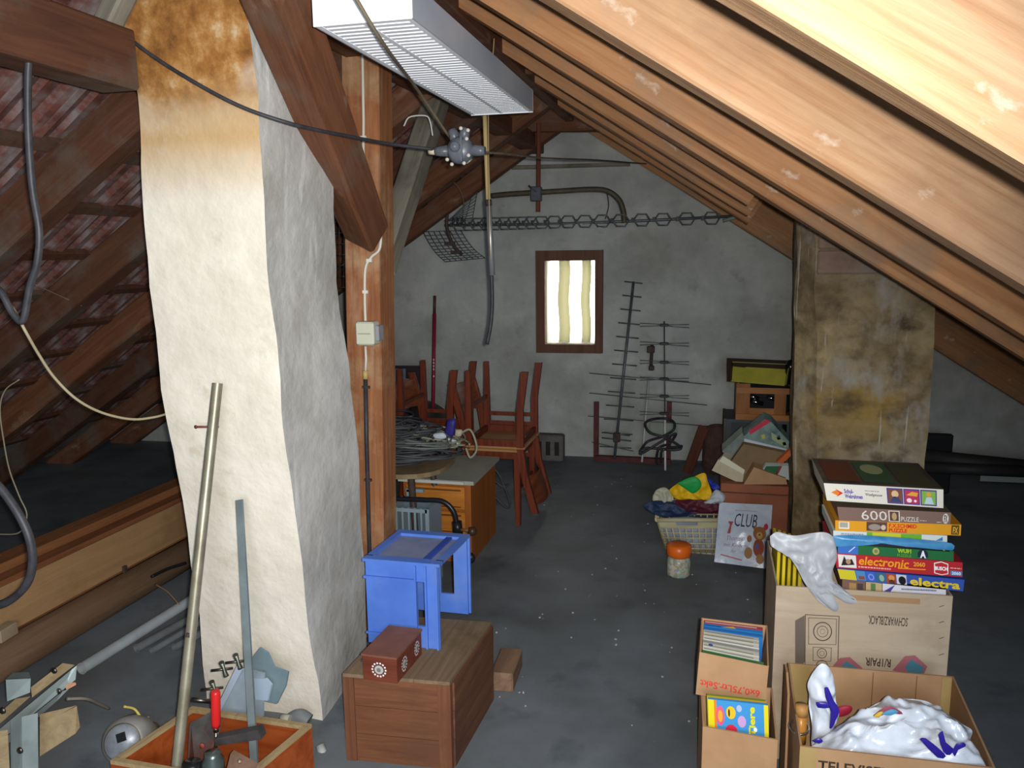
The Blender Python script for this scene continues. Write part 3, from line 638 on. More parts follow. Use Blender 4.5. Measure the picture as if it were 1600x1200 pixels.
# black cable tangle
pts = []
for x, y in ((1000, 705), (1012, 690), (1035, 682), (1052, 672), (1053, 660), (1040, 654), (1020, 655), (1008, 662), (1016, 676), (1040, 684), (1064, 699), (1050, 703), (1010, 700), (1002, 709), (1040, 686), (1056, 678), (1046, 693), (1030, 700), (1026, 722), (1033, 722), (1036, 703), (1066, 697)): pts.append(P(x, y, Y=5.7+random.uniform(-.05, .05)))
cable('cable_tangle', pts, .0095, CABLE, 'tangled loop of black cable hung on the white aerial foot', 'cable')
sb = G(); sb.hexa(PL([(1016, 680, 5.9), (1059, 680, 5.9), (1059, 680, 5.93), (1016, 680, 5.93)]), PL([(1016, 661, 5.9), (1059, 661, 5.9), (1059, 661, 5.93), (1016, 661, 5.93)]))
tag(sb.obj('square_aerial', M('pale_plate', '#7d8478', '#8d9488', rough=.6, bump=0)), 'small grey green plate behind the cable tangle', 'plate')
# brown bricks / planks by the cabinet
for k, (x0, y0, x1, y1, lab) in enumerate(((1100, 668, 1074, 738, 'reddish plank leaning beside the brown sack by the grey cabinet'), )):
    beam('leaning_plank', P(x0, y0, Y=5.5), P(x1, y1, z=.02), .07, .025, wood('red_plank', '#5a3226', '#6d4232'), (0, -1, .3), lab, 'plank')
o = puff([(1100, 668, 5.6), (1118, 662, 5.6), (1140, 672, 5.6), (1142, 736, 5.5), (1102, 738, 5.5), (1098, 700, 5.55)], 5.5, .16, .012).obj('sack', M('brown_jute', '#45302a', '#57403a', rough=.95, scale=20, bump=.4))
tag(o, 'dark brown sack slumped beside the grey cabinet', 'sack')
vb = thing('hollow_block', 'grey hollow block at the foot of the gable beside the stacked chairs', 'block', tuple(P(860, 712, z=0)))
GB = M('hollow_block_grey', '#5a5653', '#6b6764', rough=.95, scale=12, bump=.4)
a = P(838, 675, Y=6.02); b = P(883, 712, Y=6.02); W = b.x-a.x; G().bb(a.x, b.x, 5.92, 6.02, 0, a.z, bev=.01).obj('block_body', GB, vb)
for k in range(3): G().bb(a.x+W*(.12+.3*k), a.x+W*(.27+.3*k), 5.912, 5.921, .05, a.z-.05).obj('hollow', F('#1c1a1a'), vb)

# ---------------------------------------------------------------- chairs
def make_chair():
    t = thing('dining_chair', 'x', 'chair'); dx, dy = .155, .2
    st = G(); st.box((0, 0, .452), (.37, .43, .018), bev=.007); st.obj('seat', PLYW, t)
    g = G(); g.box((0, -dy, .425), (.31, .02, .04)); g.box((0, dy, .425), (.31, .02, .04)); g.box((dx, 0, .425), (.02, .4, .04)); g.box((-dx, 0, .425), (.02, .4, .04)); g.obj('seat_frame', CHAIRW, t)
    for s in (-1, 1):
        g = G(); g.hexa([V((dx-.014, s*dy-.014, 0)), V((dx+.014, s*dy-.014, 0)), V((dx+.014, s*dy+.014, 0)), V((dx-.014, s*dy+.014, 0))],
                        [V((dx-.02, s*dy-.02, .443)), V((dx+.02, s*dy-.02, .443)), V((dx+.02, s*dy+.02, .443)), V((dx-.02, s*dy+.02, .443))]); g.obj('leg', CHAIRW, t)
        g = G(); pr = [(-dx-.03, 0), (-dx, .22), (-dx, .46), (-dx-.025, .62), (-dx-.085, .84)]; h = .02
        for (xa, za), (xb, zb) in zip(pr, pr[1:]):
            g.hexa([V((xa-h, s*dy-.014, za)), V((xa+h, s*dy-.014, za)), V((xa+h, s*dy+.014, za)), V((xa-h, s*dy+.014, za))],
                   [V((xb-h, s*dy-.014, zb)), V((xb+h, s*dy-.014, zb)), V((xb+h, s*dy+.014, zb)), V((xb-h, s*dy+.014, zb))])
        g.obj('leg', CHAIRW, t)
        for z in ((.33, .39) if s > 0 else ()): G().box((-.005, s*dy, z), (.31, .014, .022)).obj('rung', CHAIRW, t)
    G().box((dx, 0, .22), (.014, .4, .022)).obj('rung', CHAIRW, t)
    def fn(u, v):
        y = -.185+.37*u; bow = .035*math.cos(u*math.pi-math.pi/2); return V((-dx-.045-bow+.02-.055*v, y, .63+.17*v+.012*math.sin(u*math.pi)))
    g = G(); g.grid(fn, 10, 4); g.grid(lambda u, v: fn(u, v)+V((.012, 0, 0)), 10, 4); g.obj('backrest', M('dark_ply_back', '#6a3320', '#8a4c2c', rough=.4, scale=9, axis='Y', bump=.1), t)
    return t
ch = make_chair(); x1c, x2c, ycc = -1.205, -1.63, 4.64
grp = 'dining chairs stacked seat to seat'
for k in ch.keys():
    pass
ch.location = (x1c-.02, ycc, 0); ch['label'] = 'red brown wooden chair standing upright, lower one of the right chair stack'; ch['group'] = grp
dup(ch, (x1c, ycc-.01, .925), (0, math.pi, 0), 'red brown wooden chair upside down on the right stack, backrest hanging towards the floor')
dup(ch, (x2c, ycc, 0), (0, 0, 0), 'red brown wooden chair standing upright, lower one of the left chair stack by the post')
dup(ch, (x2c, ycc-.01, .925), (0, math.pi, 0), 'red brown wooden chair upside down on the left stack behind the cable heap')

# ---------------------------------------------------------------- drawer unit, stool, cables, cart
DRW = M('orange_pine', '#a8641f', '#c07c30', rough=.5, scale=7, axis='X', bump=.08)
dk = thing('drawer_unit', 'orange pine drawer unit with a grey top beside the chairs', 'cabinet', (-1.33, 4.0, 0))
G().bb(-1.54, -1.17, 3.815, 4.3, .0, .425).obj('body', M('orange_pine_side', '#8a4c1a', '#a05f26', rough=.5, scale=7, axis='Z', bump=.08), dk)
G().bb(-1.56, -1.15, 3.8, 4.32, .425, .445).obj('top', M('grey_laminate', '#8f8f80', '#a3a394', rough=.5, scale=5, bump=.03), dk)
for k in range(3):
    z0 = .02+k*.135; d_ = G().bb(-1.52, -1.2, 3.80, 3.814, z0, z0+.122, bev=.003).obj('drawer', DRW, dk)
    G().bb(-1.5, -1.22, 3.795, 3.7995, z0+.1, z0+.108).obj('drawer_groove', F('#6d3c14'), d_)
    G().bb(-1.5, -1.22, 3.795, 3.7995, z0+.012, z0+.018).obj('drawer_groove', F('#6d3c14'), d_)
G().bb(-1.56, -1.2, 3.79, 3.799, .428, .443).obj('front_strip', F('#b5b7ad'), dk)
stl = thing('stool', 'round cornered stool with dark tapered legs under the cable heap', 'stool', (-1.53, 3.66, 0))
zt = P(650, 742, Y=3.42).z
g = G(); prf = []; n = 28
for i in range(n):
    a = 2*math.pi*i/n; cx, sx_ = math.cos(a), math.sin(a); k = 1/((abs(cx)**3+abs(sx_)**3)**(1/3)); prf.append(V((-1.52+.29*cx*k, 3.66+.25*sx_*k, zt-.025)))
g.prism(prf, (0, 0, .022)); g.obj('seat', M('worn_ply_edge', '#6e5c44', '#8a7656', rough=.5, scale=8, bump=.05), stl)
for sx_, sy in ((1, -1), (-1, -1), (1, 1), (-1, 1)):
    G().tube([(-1.53+sx_*.15, 3.66+sy*.14, zt-.025), (-1.53+sx_*.2, 3.66+sy*.2, 0)], [.018, .012], 10).obj('leg', M('dark_leg', '#3d332c', '#4c4037', rough=.5, scale=10, bump=.05), stl)
def coil(cx, cy, cz, R, r, turns, mat, label, seed, flat=.7):
    rnd = random.Random(seed); pts = []; n = 18
    for t in range(turns):
        rr = R*(1+rnd.uniform(-.32, .1)); ox, oy = rnd.uniform(-.04, .04), rnd.uniform(-.03, .03); tz = rnd.uniform(-.06, .06); ph = rnd.uniform(0, 6)
        for k in range(n):
            a = 2*math.pi*k/n; pts.append(V((cx+ox+rr*math.cos(a), cy+oy+rr*flat*math.sin(a), cz+r+t*r*1.1+.012+abs(tz)*(1+math.sin(a+ph))*.5+rnd.uniform(-.002, .002))))
    return tag(G().tube(curve(pts, 2), r, 6).obj('cable_coil', mat), label, 'cable', 'coiled cables heaped on the stool')
cg = [CABLE, M('grey_cable', '#5d605c', '#70736e', rough=.5, bump=0), F('#85846f'), M('dark_grey_cable', '#3b3d3f', '#4a4c4e', rough=.5, bump=0)]
z = zt
for i, (cx, cy, dz, R, r, n, mi, lab) in enumerate((
    (-1.56, 3.62, .0, .25, .0065, 7, 0, 'large coil of black cable at the bottom of the heap on the stool'),
    (-1.45, 3.62, .01, .26, .006, 7, 3, 'wide dark grey coil at the bottom right of the heap'),
    (-1.5, 3.64, .05, .23, .006, 7, 0, 'black cable coil second from the bottom of the heap'),
    (-1.38, 3.66, .06, .19, .0055, 6, 1, 'mid grey cable coil on the right of the heap'),
    (-1.58, 3.62, .09, .2, .006, 6, 3, 'dark coil half way up the left side of the heap'),
    (-1.3, 3.72, .06, .14, .005, 5, 2, 'pale coil of thin cable at the right edge of the heap'),
    (-1.6, 3.7, .13, .17, .006, 6, 0, 'small black coil topping the left side of the heap'),
    (-1.47, 3.72, .11, .15, .0055, 5, 3, 'small dark grey coil on top of the heap'))):
    coil(cx, cy, z+dz, R, r, n, cg[mi], lab, i)
o = puff([(700, 655), (712, 656), (708, 682), (694, 680)], 3.75, .03, .002).obj('blue_plug', F('#2c2470')); tag(o, 'violet blue plug standing up out of the cable heap', 'plug')
for k, (a, lab) in enumerate((([(676, 678), (692, 676), (697, 684), (680, 688)], 'white connector lying left of the violet plug'), ([(700, 684), (716, 690), (712, 698), (700, 694)], 'white connector lying right of the violet plug'), ([(712, 671), (722, 672), (720, 682), (711, 681)], 'beige connector beside the pale cable loops'))):
    tag(puff(a, 3.68, .025, .001).obj('connector', F(['#b9bec2', '#c3c6c9', '#a79d85'][k])), lab, 'connector')
for k, (l, lab) in enumerate((([(718, 678), (735, 672), (745, 700), (735, 715), (728, 700)], 'pale cable loop spilling right off the heap towards the chairs'), ([(745, 715), (775, 735), (790, 765), (797, 790), (790, 792), (772, 775)], 'black cable drooping in a loop between the drawer unit and the chair leg'), ([(740, 705), (762, 740), (785, 760), (795, 757)], 'second black cable sagging behind the drawer unit top'))):
    cable('loose_cable', [P(x, y, Y=4.35 if k else 3.7) for x, y in l], .006, cg[[2, 0, 0][k]], lab)
# red pole, picture, black heap
rp = thing('red_pole', 'thin crimson pole standing up behind the cable heap', 'pole', tuple(P(677, 700, Y=5.2)))
G().tube(PL([(679, 490, 5.2), (676, 700, 5.2)]), .0125, 10).obj('shaft', F('#7a1430'), rp); G().tube(PL([(679.5, 462, 5.2), (679, 490, 5.2)]), .0095, 10).obj('tip', F('#4c3026'), rp)
for k, y in enumerate((562, 567, 572, 577, 588)): G().box(P(677.7, y, Y=5.186), (.007, .002, .012)).obj('printed_mark', F('#d8c8cc'), rp)
pc = thing('framed_picture', 'dark framed blue grey picture standing behind the left chair stack', 'picture', tuple(P(632, 615, Y=5.4)))
q = Q(*pxq((600, 650), (655, 650), (655, 572), (600, 572), 5.4), n=(0, -1, 0)); G().prism(q.c, (0, .03, 0)).obj('frame', F('#2f2225'), pc); q.rect(.05, .12, .62, .95, '#5d7384', pc); q.rect(.62, .35, .72, .75, '#72857f', pc)
g = G(); g.bb(P(640, 640, Y=5.2).x, P(700, 640, Y=5.2).x, 5.15, 5.6, 0, .0)
o = puff([(655, 622, 5.3), (680, 630, 5.3), (705, 650, 5.3), (725, 690, 5.2), (650, 700, 5.2), (640, 640, 5.3)], 5.3, .3, .01).obj('covered_heap', F('#2c2a26')); tag(o, 'dark cloth covered heap behind the red pole', 'heap')
# wire basket and hand truck
wb = thing('plastic_crate', 'grey blue slatted plastic crate under the stool', 'crate', tuple(P(640, 860, z=0)))
GBL = F('#8797a0', .5); a = P(612, 850, Y=3.45); b = P(668, 795, Y=3.45)
for zz in (0.0, .1, .2, b.z-.02, ): G().bb(a.x, b.x, 3.44, 3.46, max(0, zz), max(0, zz)+.018).obj('rail', GBL, wb)
for k in range(7): x = a.x+(b.x-a.x)*k/6; G().bb(x-.005, x+.005, 3.445, 3.455, 0, b.z).obj('slat', GBL, wb)
for x in (a.x, b.x): G().bb(x-.01, x+.01, 3.44, 3.62, 0, b.z).obj('side_panel', GBL, wb)
G().bb(a.x, b.x, 3.61, 3.62, 0, b.z).obj('back_panel', F('#5c6a74'), wb)
wb2 = thing('wire_tray', 'light blue grey handle tray behind the slatted plastic crate', 'tray', tuple(P(650, 790, Y=3.7)))
for zz in (765, 780, 790): a = P(635, zz, Y=3.7); b = P(662, zz, Y=3.7); G().bb(a.x, b.x, 3.69, 3.71, a.z-.008, a.z+.008).obj('rail', GBL, wb2)
a = P(636, 764, Y=3.7); G().bb(a.x, a.x+.02, 3.69, 3.71, 0, a.z).obj('upright', GBL, wb2)
ht = thing('hand_truck', 'black tubular hand truck lying in front of the drawer unit', 'hand truck', tuple(P(716, 900, z=0)))
BK = F('#1d1c20', .35)
G().tube(curve(PL([(610, 779, 3.3), (660, 781, 3.3), (690, 783, 3.3), (706, 795, 3.3), (713, 815, 3.3), (716, 860, 3.3), (717, 925, 3.3)])), .0115, 10).obj('handle', BK, ht)
G().tube(PL([(714, 815, 3.29), (716, 835, 3.29)]), .022, 10).obj('joint', BK, ht)
G().tube(PL([(716, 827, 3.29), (734, 829, 3.27)]), .008, 8).obj('knob_stem', F('#6d4a2e'), ht); G().lathe([(0, -.02), (.015, -.016), (.021, 0), (.015, .016), (0, .02)], P(738, 830, Y=3.27), 14).obj('knob', F('#3c2b1d', .4), ht)
G().lathe([(0, -.015), (.022, -.012), (.026, 0), (.022, .012), (0, .015)], P(734, 872, Y=3.2), 16, RX).obj('wheel', BK, ht)

# ---------------------------------------------------------------- wooden chest, blue crate, small speaker-like box
xR = -.735; yF = 2.10; yB = 2.64; zc = .30
fl_ = P(535, 1052, z=zc); fr_ = P(703, 1066, z=zc); br_ = P(768, 972, z=zc); bl_ = br_+(fl_-fr_)
def lift(p, z): return V((p.x, p.y, z))
cr = thing('wooden_chest', 'old brown wooden chest standing on end in the foreground', 'chest', (fl_.x/2+br_.x/2, 2.4, 0))
ex = (fr_-fl_).normalized(); ey = (br_-fr_).normalized()
def cbox(u0, u1, v0, v1, z0, z1, name, mat, par, bev=.003):
    o = fl_; A = [lift(o+ex*u+ey*v, z0) for u, v in ((u0, v0), (u1, v0), (u1, v1), (u0, v1))]; B = [lift(p, z1) for p in A]; return G().hexa(A, B).obj(name, mat, par)
Lx = (fr_-fl_).length; Ly = (br_-fr_).length
cbox(0.01, Lx-.01, .01, Ly-.005, .01, zc-.012, 'core', DUSTW, cr)
cbox(0, .035, 0, .02, 0, zc-.012, 'front_post', CRATEW, cr); cbox(Lx-.04, Lx, 0, .02, 0, zc-.012, 'front_post', CRATEW, cr)
for k in range(3): cbox(.0355, Lx-.0405, .004, .012, k*.096+.001, (k+1)*.096-.001, 'front_board', CRATEX, cr)
CRATEY = wood('crate_side_board', '#553424', '#70482f', axis='Y', c3='#4a2f22')
for k in range(3): cbox(Lx-.0095, Lx+.004+k*.001, .021, Ly, k*.096+.001, (k+1)*.096-.001, 'side_board', CRATEY, cr)
for k in range(3): cbox(Lx*k/3+.0008, Lx*(k+1)/3-.0008, 0, Ly, zc-.0115, zc, 'top_board', DUSTW, cr)
b_ = G().box(P(790, 1050, z=.035)+V((0, .02, 0)), (.085, .2, .075), .05, bev=.006).obj('wood_offcut', M('offcut', '#6b5140', '#84664f', scale=8, axis='Y', rough=.9)); tag(b_, 'short square timber offcut on the floor behind the wooden chest', 'block')
# blue plastic crate lying on its side
bc = thing('blue_crate', 'blue plastic storage crate lying on its side on the wooden chest', 'crate', tuple(P(640, 1000, z=zc)))
BLU = M('blue_plastic', '#4669b8', '#5277c6', rough=.45, scale=6, bump=.03, c3='#6a80b0'); BLD = M('blue_plastic_dusty', '#6a7394', '#7d84a0', rough=.8, scale=8, bump=.05)
z0 = zc+.001
A = P(576, 1003, z=z0); B = P(688, 1015, z=z0); Cc = P(733, 958, z=z0); D = A+(Cc-B)
# heights
def zat(px, py, base):     # height over a floor point at this pixel
    d = fw+rt*((px-800)/FPX)-up*((py-600)/FPX); t = base.y/d.y; return H+d.z*t
ztop_ = zat(690, 886, B); hB = ztop_-z0
e1 = (B-A); e2 = (Cc-B); n1 = e1.normalized(); n2 = e2.normalized()
def cb(u0, u1, v0, v1, h0, h1, name, mat, par=bc):
    f = lambda u, v, h: A+e1*u+e2*v+V((0, 0, hB*h)); return G().hexa([f(u0, v0, h0), f(u1, v0, h0), f(u1, v1, h0), f(u0, v1, h0)], [f(u0, v0, h1), f(u1, v0, h1), f(u1, v1, h1), f(u0, v1, h1)]).obj(name, mat, par)
t_ = .035
# left = crate bottom; right side = open mouth; front, back, top, lower are walls
cb(0, t_, 0, 1, 0, 1, 'crate_bottom', BLU)
cb(t_, .70, 0, t_, 0, 1, 'side_wall', BLU); cb(.70, .82, 0, t_, 0, .26, 'side_wall', BLU); cb(.70, .82, 0, t_, .80, 1, 'side_wall', BLU); cb(.82, 1, 0, t_, 0, 1, 'side_wall', BLU)
cb(t_, .6, 1-t_, 1, 0, 1, 'side_wall', BLU); cb(.6, .8, 1-t_, 1, 0, .25, 'side_wall', BLU); cb(.6, .8, 1-t_, 1, .78, 1, 'side_wall', BLU); cb(.8, 1, 1-t_, 1, 0, 1, 'side_wall', BLU)
cb(t_, 1, t_, 1-t_, .97, 1, 'upper_wall', BLD)
for v in (0, 1-.09): cb(-.03, 1.03, v-.02, v+.11, 1, 1.035, 'rim_rib', BLU)
cb(-.03, .06, .09, .89, 1, 1.035, 'rim_rib', BLU); cb(.74, .82, .09, .89, 1, 1.03, 'rim_rib', M('blue_tape', '#2b4496', '#3350a4', rough=.4, bump=0)); cb(.93, 1.03, .09, .89, 1, 1.035, 'rim_rib', BLU)
for u in (.68, .82, .97): cb(u, u+.025, -.03, 0, 0, 1.0, 'rib', BLU)
cb(-.02, .68, -.03, 0, .80, .83, 'rib', BLU); cb(-.02, .66, -.025, 0, .12, .14, 'rib', BLU); cb(.95, 1.03, 1, 1.03, 0, 1, 'rib', BLU)
# small brown box with rosettes
sb = thing('small_box', 'small reddish brown wooden box with silver rosettes on the chest', 'box', tuple(P(612, 1050, z=zc)))
z0 = zc+.001; A2 = P(568, 1061, z=z0); B2 = P(621, 1068, z=z0); C2 = P(659, 1022, z=z0); D2 = A2+(C2-B2); hh = zat(621, 1030, B2)-z0
RB = M('red_brown_box', '#5a2a1c', '#6d3626', rough=.5, scale=12, axis='X', bump=.08); RBT = M('red_brown_lid', '#6e4432', '#7d5340', rough=.6, scale=9, bump=.05)
hv = V((0, 0, hh)); G().hexa([A2, B2, C2, D2], [p+hv for p in (A2, B2, C2, D2)]).obj('body', RB, sb)
c_ = (A2+C2)/2; G().hexa([c_+(p-c_)*1.05+hv for p in (A2, B2, C2, D2)], [c_+(p-c_)*1.05+hv+V((0, 0, .006)) for p in (A2, B2, C2, D2)]).obj('lid', RBT, sb)
def rosette(q, u, v, ru, rv):
    r = q.disc(u, v, ru*.5, rv*.5, '#a9a9a4', sb, 'rosette', o=.002)
    for k in range(14):
        a = 2*math.pi*k/14; q.disc(u+ru*.75*math.cos(a), v+rv*.75*math.sin(a), ru*.12, rv*.12, '#d5d5d0', r, 'rosette_bead', n=6)
    q.disc(u, v, ru*.25, rv*.25, '#6f6d68', r, 'rosette_core', o=.004, n=10)
q1 = Q(A2, B2, B2+hv, A2+hv, n=(0, -1, 0)); q2 = Q(B2, C2, C2+hv, B2+hv, n=(1, 0, 0)); rosette(q1, .48, .48, .26, .36); rosette(q2, .27, .48, .13, .36); rosette(q2, .78, .52, .12, .36)
G().box(A2+V((-.008, .02, hh*.65)), (.01, .012, .008)).obj('latch', RUST, sb)

# ---------------------------------------------------------------- left foreground
lb = thing('eaves_plank', 'long tan plank fixed along a brown beam at the left eaves', 'plank', (-2.6, 3.0, 0))
def ybx(x0, x1, y0, y1, z0, z1, name, mat, par, bev=.004): return G().bb(x0, x1, y0, y1, z0, z1, bev=bev).obj(name, mat, par)
zt1 = P(150, 895, X=-2.62).z; zt0 = P(150, 985, X=-2.62).z
ybx(-2.66, -2.62, .6, 5.2, .16, .36, 'board', TANW, lb); ybx(-2.72, -2.60, .6, 5.2, .361, .385, 'cap_rail', wood('cap_rail_wood', '#6a3d22', '#845232', axis='Y'), lb)
ybx(-2.78, -2.67, .6, 5.2, 0, .42, 'beam', wood('eaves_beam', '#6f4426', '#8a5a36', axis='Y'), lb)
G().tube([(-2.60, .6, .08), (-2.60, 5.2, .08)], .075, 14).obj('round_beam', wood('round_log', '#5c4431', '#705740', axis='Y'), lb)
for k, y in enumerate((1.5, 3.0)): G().box((-2.61, y, .17), (.012, .02, .03)).obj('nail_plate', RUST, lb)
# pipes on the floor by the eaves
def pipe(name, p0, p1, r, mat, label, cat='pipe', seg=14, hollow=True):
    p0, p1 = V(p0), V(p1); d = (p1-p0).normalized(); g = G(); g.tube([p0, p1], r, seg, caps=False); g.tube([p1, p0], r*.86, seg, caps=False)
    a = d.orthogonal().normalized(); b = d.cross(a)
    for p in (p0, p1):
        vv = [p+(a*math.cos(2*math.pi*k/seg)+b*math.sin(2*math.pi*k/seg))*rr for rr in (r, r*.86) for k in range(seg)]
        g.add(vv, [(k, (k+1) % seg, seg+(k+1) % seg, seg+k) for k in range(seg)])
    o = g.obj(name, mat); return tag(o, label, cat) if label else o
PVC = M('grey_pvc', '#8f9597', '#a0a6a8', rough=.4, scale=8, bump=.02)
a = P(127, 1045, z=.10); b = P(292, 942, z=.10); pipe('drain_pipe', a, b+(b-a)*.3, .022, PVC, 'pale grey plastic pipe lying towards the white chimney at left')
for k, (x0, y0, x1, y1, r, lab) in enumerate(((213, 1013, 300, 965, .018, 'dark grey pipe end nearest the pale pipe behind the leaning tube'), (237, 1017, 300, 980, .014, 'short grey pipe end in the middle of the three behind the leaning tube'), (272, 1012, 310, 992, .016, 'bluish pipe end nearest the white chimney'))):
    a = P(x0, y0, z=.03); b = P(x1, y1, z=.03); pipe('drain_pipe', a, b+(b-a)*.8, r, M('dark_pipe', '#5d5f60', '#6d6f70', rough=.5, bump=.02), lab)
cable('thin_rod', PL([(237, 901, 3.0), (262, 889, 3.1), (290, 880, 3.2)]), .008, BK, 'dark short rod sticking out over the tan plank', 'rod')
cable('loose_string', PL([(243, 913, 2.9), (262, 925, 2.85), (280, 945, 2.8)]), .003, F('#8a6b4c'), 'short brown string hanging from the tan plank edge', 'string')
# hanging cables at the left
cable('hanging_cable', PL([(42, -20, 1.6), (50, 40, 1.6), (44, 110, 1.6), (44, 200, 1.6), (50, 290, 1.6), (61, 360, 1.6), (58, 410, 1.6), (46, 450, 1.6), (36, 500, 1.6), (20, 490, 1.6), (0, 455, 1.6), (-25, 440, 1.6)]), .0085, CABLE, 'thick black cable hanging down the left edge from the rafters')
cable('hanging_cable', PL([(-30, 735, 1.6), (0, 762, 1.6), (30, 805, 1.6), (47, 845, 1.6), (50, 885, 1.6), (38, 918, 1.6), (8, 942, 1.6), (-25, 948, 1.6)]), .011, CABLE, 'thick dark cable loop bulging in from the left edge at half height')
cable('hanging_cable', PL([(-30, 445, 1.75), (0, 459, 1.75), (22, 485, 1.75), (40, 518, 1.75), (60, 553, 1.8), (85, 590, 1.85), (120, 624, 1.9), (160, 645, 1.98), (205, 655, 2.08), (240, 652, 2.16), (266, 645, 2.23)]), .004, F('#9a8e72'), 'beige cable drooping from the left edge to the white chimney')
cable('hanging_cable', PL([(30, 593, 2.0), (8, 610, 2.0), (0, 640, 2.0), (6, 690, 2.0), (15, 735, 2.0), (30, 775, 2.0), (42, 805, 2.0), (30, 832, 2.0), (-5, 835, 2.0)]), .0022, F('#6d6654'), 'thin dull wire curling down the left edge in front of the eaves')
cable('roof_wire', PL([(55, 445, 2.8), (100, 465, 2.95), (128, 478, 3.0)]), .002, F('#7c6a52'), 'fine wire stretched under the left rafters')
# leaning tube and hook on the chimney
lt = thing('leaning_tube', 'tall weathered metal tube leaning against the white chimney', 'tube', tuple(P(275, 1190, Y=1.62)))
tp, tb = P(340, 599, Y=2.06), P(276, 1200, Y=1.76); d_ = (tb-tp); pipe('tube', tp, tp+d_*((tp.z-.03)/-d_.z), .0155, BRASSY, None).parent = lt
lt_c = lt.children[0]; lt_c.location = -V(lt.location)
G().tube([tp+d_*.13*0+d_*.655+V((0, -.012, 0)), tp+d_*.665+V((0, -.016, 0))], .006, 8).obj('rivet', RUST, lt)
hk = thing('wall_hook', 'small rusty nail hook in the white chimney beside the leaning tube', 'hook', tuple(P(325, 667, Y=2.15)))
G().tube(PL([(306, 667, 2.1), (342, 667, 2.14)]), .0035, 8).obj('pin', F('#6b3a33'), hk); G().lathe([(0, -.003), (.006, 0), (0, .003)], P(306, 667, Y=2.1), 10, RX).obj('pin_head', F('#6b3a33'), hk)
# tool box
tbx = thing('tool_box', 'open orange brown wooden tool box in the bottom left foreground', 'box', tuple(P(330, 1180, z=0)))
OB = M('orange_stained_board', '#7a3413', '#94481f', rough=.5, scale=6, axis='X', bump=.08); OBT = wood('worn_board_edge', '#8a7452', '#a08a64', axis='Y')
zr = .20
c1 = P(487, 1131, z=zr); c2 = P(300, 1103, z=zr); c4 = P(172, 1188, z=zr); c3 = c4+(c1-c2)
def wall(p, q, th, z0, z1, name, mat, par, inw):
    inw = V(inw)*th; return G().hexa([lift(p, z0), lift(q, z0), lift(q+inw, z0), lift(p+inw, z0)], [lift(p, z1), lift(q, z1), lift(q+inw, z1), lift(p+inw, z1)]).obj(name, mat, par)
u1 = (c1-c2).normalized(); u2 = (c4-c2).normalized()
for p, q, inw in ((c2, c1, u2), (c2+u2*.016, c4-u2*.016, u1), (c1+u2*.016, c3-u2*.016, -u1), (c4, c3, -u2)):
    wall(p, q, .015, .02, zr-.012, 'side_board', OB, tbx, inw); wall(p, q, .017, zr-.012, zr, 'rim', OBT, tbx, inw)
ib = G(); ib.hexa([lift(p, .0) for p in (c2, c1, c3, c4)], [lift(p, .02) for p in (c2, c1, c3, c4)]); ib.obj('bottom_board', OB, tbx)
cm = (c1+c3)/2
# saw blade and odd iron in the box
sw_ = thing('hand_saw', 'broad dark saw blade standing in the tool box behind the leaning tube', 'saw', tuple(P(320, 1170, z=.1)))
G().prism(PL([(292, 1200, 1.85), (296, 1130, 1.9), (330, 1112, 1.92), (345, 1125, 1.92), (338, 1160, 1.88), (305, 1225, 1.8)]), (.002, .004, 0)).obj('blade', M('dark_saw_steel', '#4a4645', '#5f5a58', rough=.45, scale=14, bump=.1, metal=.4, c3='#6d3328'), sw_)
G().lathe([(0, 0), (.009, 0), (.008, .004), (0, .004)], P(316, 1165, Y=1.865), 12, RX).obj('rivet', F('#8c4238'), sw_)
ir = thing('plate_iron', 'brown triangular iron bracket lying in the tool box', 'bracket', tuple(P(370, 1190, z=.15)))
G().prism(PL([(360, 1178, 1.72), (400, 1200, 1.7), (400, 1240, 1.66), (345, 1240, 1.66)]), (.004, .01, .006)).obj('plate', M('brown_iron', '#5d4636', '#72594a', rough=.6, scale=12, bump=.2), ir)
G().lathe([(0, 0), (.006, 0), (0, .004)], P(374, 1190, Y=1.70), 10, RX).obj('rivet', F('#a09080'), ir)
def jar_(c, col, lab, r=.03):
    o = G().lathe([(0, 0), (r, .002), (r, .05), (r*.7, .065), (r*.7, .075), (0, .077)], c, 16).obj('tin_can', F(col, .3, .6)); tag(o, lab, 'can')
jar_(P(335, 1215, z=.2), '#5a6460', 'dull metal tin deep in the tool box beside the red clamp')
jar_(P(312, 1222, z=.2)+V((-.02, 0, -.02)), '#2b2b2c', 'black tin deep in the tool box beside the leaning tube', .035)
# bar clamp
bcl = thing('bar_clamp', 'steel bar clamp with a red handle standing in the tool box', 'clamp', tuple(P(390, 1190, z=.1)))
tp = P(374, 781, Y=2.12); tb = P(400, 1240, Y=1.84); ax = (tb-tp).normalized(); wv = V((1, 0, 0)); wv = (wv-ax*wv.dot(ax)).normalized(); dv = ax.cross(wv)
hw, hd = .0115, .004
G().hexa([tp+wv*a*hw+dv*b*hd for a, b in ((-1, -1), (1, -1), (1, 1), (-1, 1))], [tb+wv*a*hw+dv*b*hd for a, b in ((-1, -1), (1, -1), (1, 1), (-1, 1))]).obj('bar', M('steel_bar', '#7e8a8d', '#93a0a2', rough=.35, scale=8, bump=.03, metal=.5), bcl)
a, b = P(336, 1160, Y=1.84), P(405, 1148, Y=1.84); dd = (b-a).normalized(); u_ = V((0, 0, 1)); u_ = (u_-dd*u_.dot(dd)).normalized()
